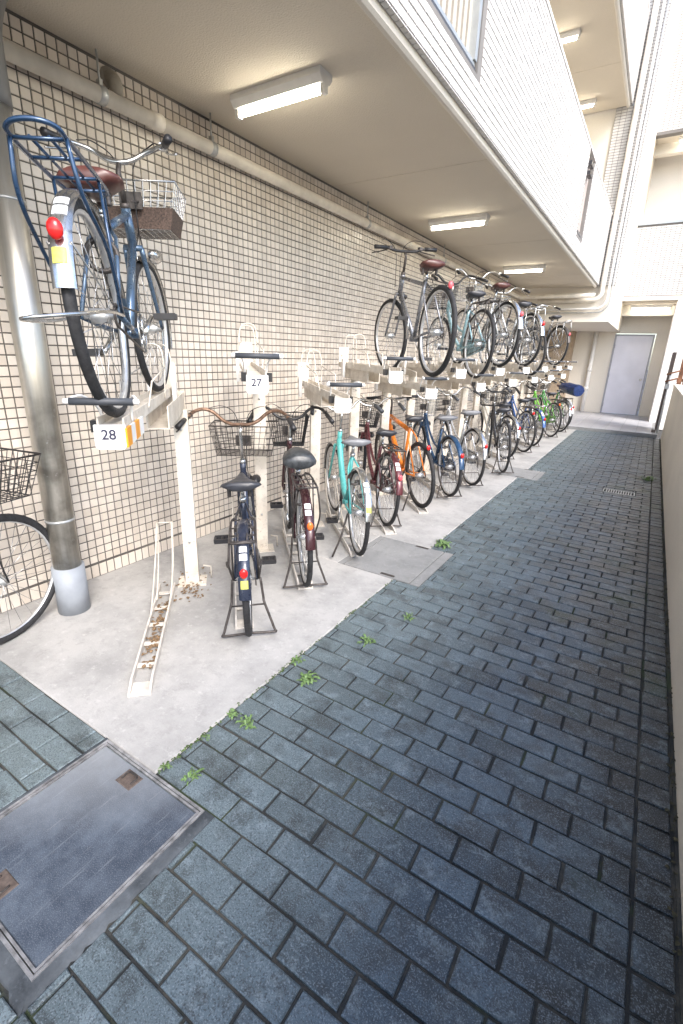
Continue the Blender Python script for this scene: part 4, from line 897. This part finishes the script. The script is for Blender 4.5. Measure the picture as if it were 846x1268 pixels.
# ------------------------------------------------------------------ racks
def text_mesh(s, size, mat):
    cu_ = bpy.data.curves.new('number', 'FONT'); cu_.body = s; cu_.size = size; cu_.align_x = 'CENTER'; cu_.align_y = 'CENTER'; cu_.extrude = .0006; cu_.offset = size * .02
    o = bpy.data.objects.new('tmp', cu_); col.objects.link(o); dg = bpy.context.evaluated_depsgraph_get(); me = bpy.data.meshes.new_from_object(o.evaluated_get(dg)); bpy.data.objects.remove(o)
    me.materials.clear(); me.materials.append(mat); return me
TR = {}
def tray_mesh(key, fn, mat):
    if key not in TR: m = MB(); fn(m); TR[key] = m.mesh(key.split('|')[0], mat)
    return TR[key]
def place(key, fn, mat, parent, loc=(0, 0, 0), name=None):
    o = bpy.data.objects.new(name or key.split('|')[0], tray_mesh(key, fn, mat)); col.objects.link(o); o.parent = parent; o.location = loc; return o
def upper_rack(k, label):
    X = -1.55; t = empty('bicycle_rack', (X, cu(k) - X, 0), D); tag(t, label, 'bicycle rack', 'upper tray racks'); z = zu(k); PY = -.078
    place('base_plate', lambda m: (m.b2((-.075, -.09, 0), (.075, .09, .008)), m.rod((-.05, -.065, .008), (-.05, -.065, .02), .009, 6), m.rod((.05, .065, .008), (.05, .065, .02), .009, 6), m.tube([(.03, -.12, .005), (.03, -.12, .09), (.03, -.07, .10)], .006, 5)), M_RACK, t, (1.22, PY, 0))
    def post(m): m.cham((-.03, -.042, 0), (.03, .042, z - .115), .004)
    place('post|%d' % (k % 2), post, M_RACK, t, (1.22, PY, .009))
    for zb_ in (.30, z - .22): place('bolt', lambda m: m.tube([(-.031, 0, 0), (-.037, 0, 0)], .008, 6), M_GALV, t, (1.22, PY, zb_))
    def arm(m):
        m.b2((.52, -.05, -.07), (1.30, -.044, .035)); m.b2((.52, .044, -.07), (1.30, .05, .035)); m.b2((.52, -.044, -.07), (1.30, .044, -.064)); m.b2((1.30, -.052, -.075), (1.318, .052, .04))
    place('slide_arm', arm, M_RACK, t, (0, PY + .03, z - .045))
    def tray(m):
        m.b2((-.14, -.036, -.006), (1.42, .036, 0)); m.b2((-.14, -.042, -.02), (1.42, -.036, .026)); m.b2((-.14, .036, -.02), (1.42, .042, .026))
        m.b2((1.42, -.048, -.012), (1.428, .048, .16))
    place('tray', tray, M_RACK, t, (0, 0, z))
    def stop(m): m.b2((-.018, -.011, -.012), (.018, .011, .026))
    for s in ((1,) if k == 0 else (-1, 1)): place('bumper', stop, M_BLACK, t, (-.10, s * .056, z - .012))
    def plate(m):
        P = [(-.038, -.042), (-.047, -.032), (-.047, .036), (.047, .036), (.047, -.032), (.038, -.042)]
        m.loft([[(-.018, a, b) for a, b in P], [(0, a, b) for a, b in P]], False)
    po = place('end_plate', plate, M_RACKW, t, (-.145, 0, z - .03))
    if k < 2:
        o = bpy.data.objects.new('number', text_mesh('28' if k == 0 else '27', .045, M_INK)); col.objects.link(o); o.parent = po
        o.matrix_local = Matrix(((0, 0, -1, -.0185), (-1, 0, 0, .004), (0, 1, 0, .004), (0, 0, 0, 1)))
    if k == 0:
        for i, (a, b_, mt) in enumerate(((-.163, -.09, M_TAPE), (-.0895, -.02, M_RACKW), (-.0195, .06, M_TAPE), (.0605, .14, M_RACKW))):
            m = MB(); m.b2((a, -.052, z - .066), (b_, -.0445, z - .004)); m.build('striped_tape', mt, t)
    hx, hz = -.215, z + .085
    hb = MB(); hb.tube([(hx, -.09, hz), (hx, .09, hz)], .0115, 12); ho = hb.build('handle_bar', M_GRIPD, t)
    hw = MB()
    for s in (-1, 1): hw.tube(spline([(-.03, s * .046, z + .0), (-.06, s * .052, z + .05), (-.14, s * .075, z + .095), (hx, s * .104, hz)], 4), .0045, 6); hw.tube([(hx, s * .09, hz), (hx, s * .106, hz)], .0085, 8)
    hw.build('handle_wire', M_RACKW, t)
    for x0 in (.82, 1.12):
        gw_ = MB(); gw_.tube(spline([(x0, -.05, z), (x0 + .015, -.055, z + .16), (x0 + .03, -.035, z + .25), (x0 + .03, .035, z + .25), (x0 + .015, .055, z + .16), (x0, .05, z)], 4), .0036, 6); gw_.build('wheel_hoop', M_RACK, t)
    for s in (-1, 1): gw_ = MB(); gw_.tube([(.30, s * .05, z + .01), (.36, s * .062, z + .11), (.86, s * .055, z + .15)], .0036, 6); gw_.build('guide_wire', M_RACK, t)
    br = MB(); br.b2((1.10, -.075, z - .10), (1.17, -.055, z + .055)); br.b2((1.10, .055, z - .10), (1.17, .075, z + .055)); br.build('bracket', M_RACKW, t)
UL = {0: 'cream rack with tray numbered 28 and orange striped edge carrying the steel blue bicycle', 1: 'empty cream upper tray numbered 27 with black pull bar', 2: 'empty cream upper tray beside tray 27, black pull bar above the covered saddle bicycle',
      3: 'empty raised cream tray standing just before the dark grey cross bicycle', 4: 'cream tray carrying the dark grey cross bicycle', 5: 'empty cream tray between the dark grey and pale blue raised bicycles', 6: 'cream tray carrying the pale blue raised bicycle', 7: 'cream tray carrying the raised silver bicycle with brown saddle',
      9: 'cream tray carrying the raised bicycle with big red reflector', 10: 'cream tray carrying the raised charcoal bicycle', 8: 'empty cream tray between the brown saddled silver and the red reflector raised bicycles', 11: 'empty cream tray just past the raised charcoal bicycle', 12: 'empty cream tray just before the farthest raised bicycle', 14: 'empty cream tray just past the farthest raised bicycle', 15: 'last empty cream tray of the upper row', 13: 'cream tray carrying the farthest raised bicycle'}
for k in range(0, 16): upper_rack(k, UL.get(k, 'empty cream upper tray among the last racks near the end building'))

RAILW = .045
def rail(c, label, parent_group='floor rails'):
    X = -1.70; t = empty('floor_rail', (X, c - X, 0), D); tag(t, label, 'bicycle rail', parent_group)
    def side(m): m.loft([[(-.04, -.005, 0), (-.04, .005, 0), (-.04, .005, .014), (-.04, -.005, .014)], [(.04, -.005, 0), (.04, .005, 0), (.04, .005, .04), (.04, -.005, .04)], [(1.0, -.005, 0), (1.0, .005, 0), (1.0, .005, .04), (1.0, -.005, .04)]], False)
    for s in (-1, 1): place('side_rail', side, M_RUST, t, (0, s * RAILW, .001))
    def rung(m): m.b2((-.014, -RAILW + .0051, 0), (.011, RAILW - .0051, .009))
    for i in range(5): place('rung', rung, M_RUST, t, (.17 + i * .185, 0, .012))
    def shoe(m): m.b2((-.038, -RAILW + .0051, 0), (.05, RAILW - .0051, .008))
    place('end_shoe', shoe, M_RUST, t, (0, 0, .001))
    def guide(m):
        for s in (-1, 1): m.tube(spline([(.62, s * RAILW, .034), (.80, s * (RAILW + .008), .10), (.98, s * (RAILW + .006), .25), (1.08, s * RAILW, .42)], 4), .0048, 6); m.tube(spline([(.80, s * (RAILW - .006), .03), (1.0, s * RAILW, .16), (1.14, s * RAILW, .42)], 4), .0048, 6)
        for s in (-1, 1): m.tube([(1.08, s * RAILW, .42), (1.14, s * RAILW, .42)], .0048, 6)
        m.tube([(1.11, -RAILW, .42), (1.11, RAILW, .42)], .0048, 6)
    place('wheel_guide', guide, M_RACK, t)
rail(-.655, 'empty ladder shaped floor rail littered with dry leaves')
RL = ['floor rail under the navy bicycle', 'floor rail under the maroon bicycle with covered saddle', 'floor rail under the turquoise bicycle', 'floor rail under the wine red bicycle', 'floor rail under the orange sports bicycle', 'floor rail under the deep blue bicycle', 'floor rail under the silver bicycle with slate saddle']
for i, c in enumerate((.02, .60, 1.265, 1.85, 2.57, 3.25, 3.93)): rail(c, RL[i])
for c, lab in ((5.03, 'floor rail under the black framed bicycle with bright rims'), (5.76, 'floor rail under the slim cream bicycle'), (6.64, 'floor rail under the grey bicycle'), (7.33, 'floor rail under the mid blue bicycle'), (8.02, 'empty floor rail between the mid blue and lime green bicycles'), (8.81, 'floor rail under the lime green bicycle'), (9.74, 'floor rail under the green bicycle with the blue cover'), (10.24, 'floor rail under the last silver bicycle of the lower row')): rail(c, lab)

# ------------------------------------------------------------------ small things on the ground
RW = random.Random(21)
def leaf(m, base, az, ln, wd, up_, droop):
    d = Vector((math.cos(az), math.sin(az), 0)); s = Vector((-math.sin(az), math.cos(az), 0)); b = Vector(base)
    L_ = [b, b + d * ln * .35 + Vector((0, 0, up_)), b + d * ln * .75 + Vector((0, 0, up_ * 1.05)), b + d * ln + Vector((0, 0, up_ - droop))]; W = [.12, .75, 1.0, .05]
    V = []; 
    for p, w in zip(L_, W): V += [p - s * wd * w + Vector((0, 0, wd * .25 * w)), p, p + s * wd * w + Vector((0, 0, wd * .25 * w))]
    F = []
    for i in range(3): F += [(i * 3, i * 3 + 1, i * 3 + 4, i * 3 + 3), (i * 3 + 1, i * 3 + 2, i * 3 + 5, i * 3 + 4)]
    m.add(V, F, True)
def weed(x, y, n, size, label):
    m = MB()
    for i in range(n * 3): leaf(m, (RW.gauss(0, size * .22), RW.gauss(0, size * .22), 0), i * 2.4 + RW.uniform(-.6, .6), size * RW.uniform(.3, .85), size * RW.uniform(.07, .15), size * RW.uniform(.08, .5), size * RW.uniform(.05, .3))
    tag(m.build('weed', M_LEAF, None, (x, y, -.006)), label, 'weed', 'weeds in the paving joints')
WL = ['small weed tuft at the slab corner beside the steel cover', 'leafy weed in the joint near the slab corner', 'tiny weed sprig on the slab edge below the empty rail', 'weed clump pressed against the slab edge', 'spreading weed on the pavers next to the edge clump', 'weed on the slab edge under the navy bicycle tail',
      'broad weed on the pavers behind the navy bicycle', 'pale weed among the pavers near the concrete inspection cover', 'weed at the far corner of the concrete inspection cover', 'weed by the low wall past the drain grate', 'small sprout in a paver joint beside the concrete cover', 'weed on the slab edge next to the deep blue bicycle']
for (x, y, n, s_), lab in zip(((-1.255, .835, 7, .035), (-1.15, .86, 9, .05), (-1.245, 1.02, 5, .03), (-1.25, 1.17, 9, .045), (-1.16, 1.17, 10, .06), (-1.25, 1.63, 10, .05), (-1.12, 1.54, 10, .075), (-1.04, 1.98, 8, .07), (-1.20, 3.55, 12, .10), (.20, 7.5, 14, .13), (-.95, 2.35, 7, .06), (-1.24, 3.62, 8, .08)), WL): weed(x, y, n, s_ * .8, lab)
# dry leaves caught in the empty rail and round the post foot
m = MB(); c = -.655
for i in range(240):
    if i < 160: s = RW.uniform(.15, .80); q = RW.uniform(-.03, .03); zz = RW.uniform(.004, .022)
    else: s = RW.gauss(1.0, .12); q = RW.gauss(-.14, .07); zz = RW.uniform(.003, .012)
    x = -1.70 - .7071 * s - .7071 * q; y = c + 1.70 + .7071 * s - .7071 * q
    if 0 < (s % .21) < .045 and i < 160: continue
    a = RW.uniform(0, 6.28); ln = RW.uniform(.014, .032); leaf(m, (x, y, zz), a, ln, ln * .35, RW.uniform(-.001, .006), RW.uniform(0, .006))
tag(m.build('dry_leaves', M_DRY), 'brown dry leaf litter gathered in the empty rail', 'leaf litter', kind='stuff')
for (x, y, a), lab in zip(((.035, .785, .7), (.075, .80, 1.3), (.06, .715, 2.2)), ('pale pink fallen leaf lying left of its twin on the dark pavers', 'pale pink fallen leaf lying right of its twin on the dark pavers', 'pale fallen leaf alone near the pair of pink leaves')):
    m = MB(); leaf(m, (0, 0, 0), a, .034, .011, .010, .006); tag(m.build('fallen_leaf', M_PETAL, None, (x, y, .004)), lab, 'leaf', 'fallen leaves')

# strip of moss and tiny sprigs in the joint beside the slab
m = MB()
for i in range(420):
    y = .80 + abs(RW.gauss(0, 1.6)); y = y if y < 7 else RW.uniform(.8, 4)
    if COV2[1] - .02 < y < COV2[3] + .02: continue
    if RW.random() < .55 and math.sin(y * 9.0) < .1: continue
    leaf(m, (SLAB_X + RW.uniform(.0, .012), y, -.006), RW.uniform(0, 6.28), RW.uniform(.006, .02), RW.uniform(.002, .005), RW.uniform(.002, .012), RW.uniform(0, .004))
tag(m.build('joint_sprigs', simple('moss_green', (0.075, 0.12, 0.035), 0.8, var=0.4, scale=50)), 'thin strip of tiny green sprigs in the joint along the slab', 'ground cover', kind='stuff')
m = MB()
for i in range(500):
    x = .362 + RW.uniform(-.012, .008); y = RW.uniform(1.2, 12)
    leaf(m, (x, y, -.006), RW.uniform(0, 6.28), RW.uniform(.006, .026), RW.uniform(.003, .008), RW.uniform(.002, .014), RW.uniform(0, .006))
tag(m.build('wall_foot_litter', simple('litter_brown', (0.06, 0.055, 0.03), 0.9, var=0.5, scale=50)), 'dark moss and litter along the foot of the low wall', 'ground cover', kind='stuff')
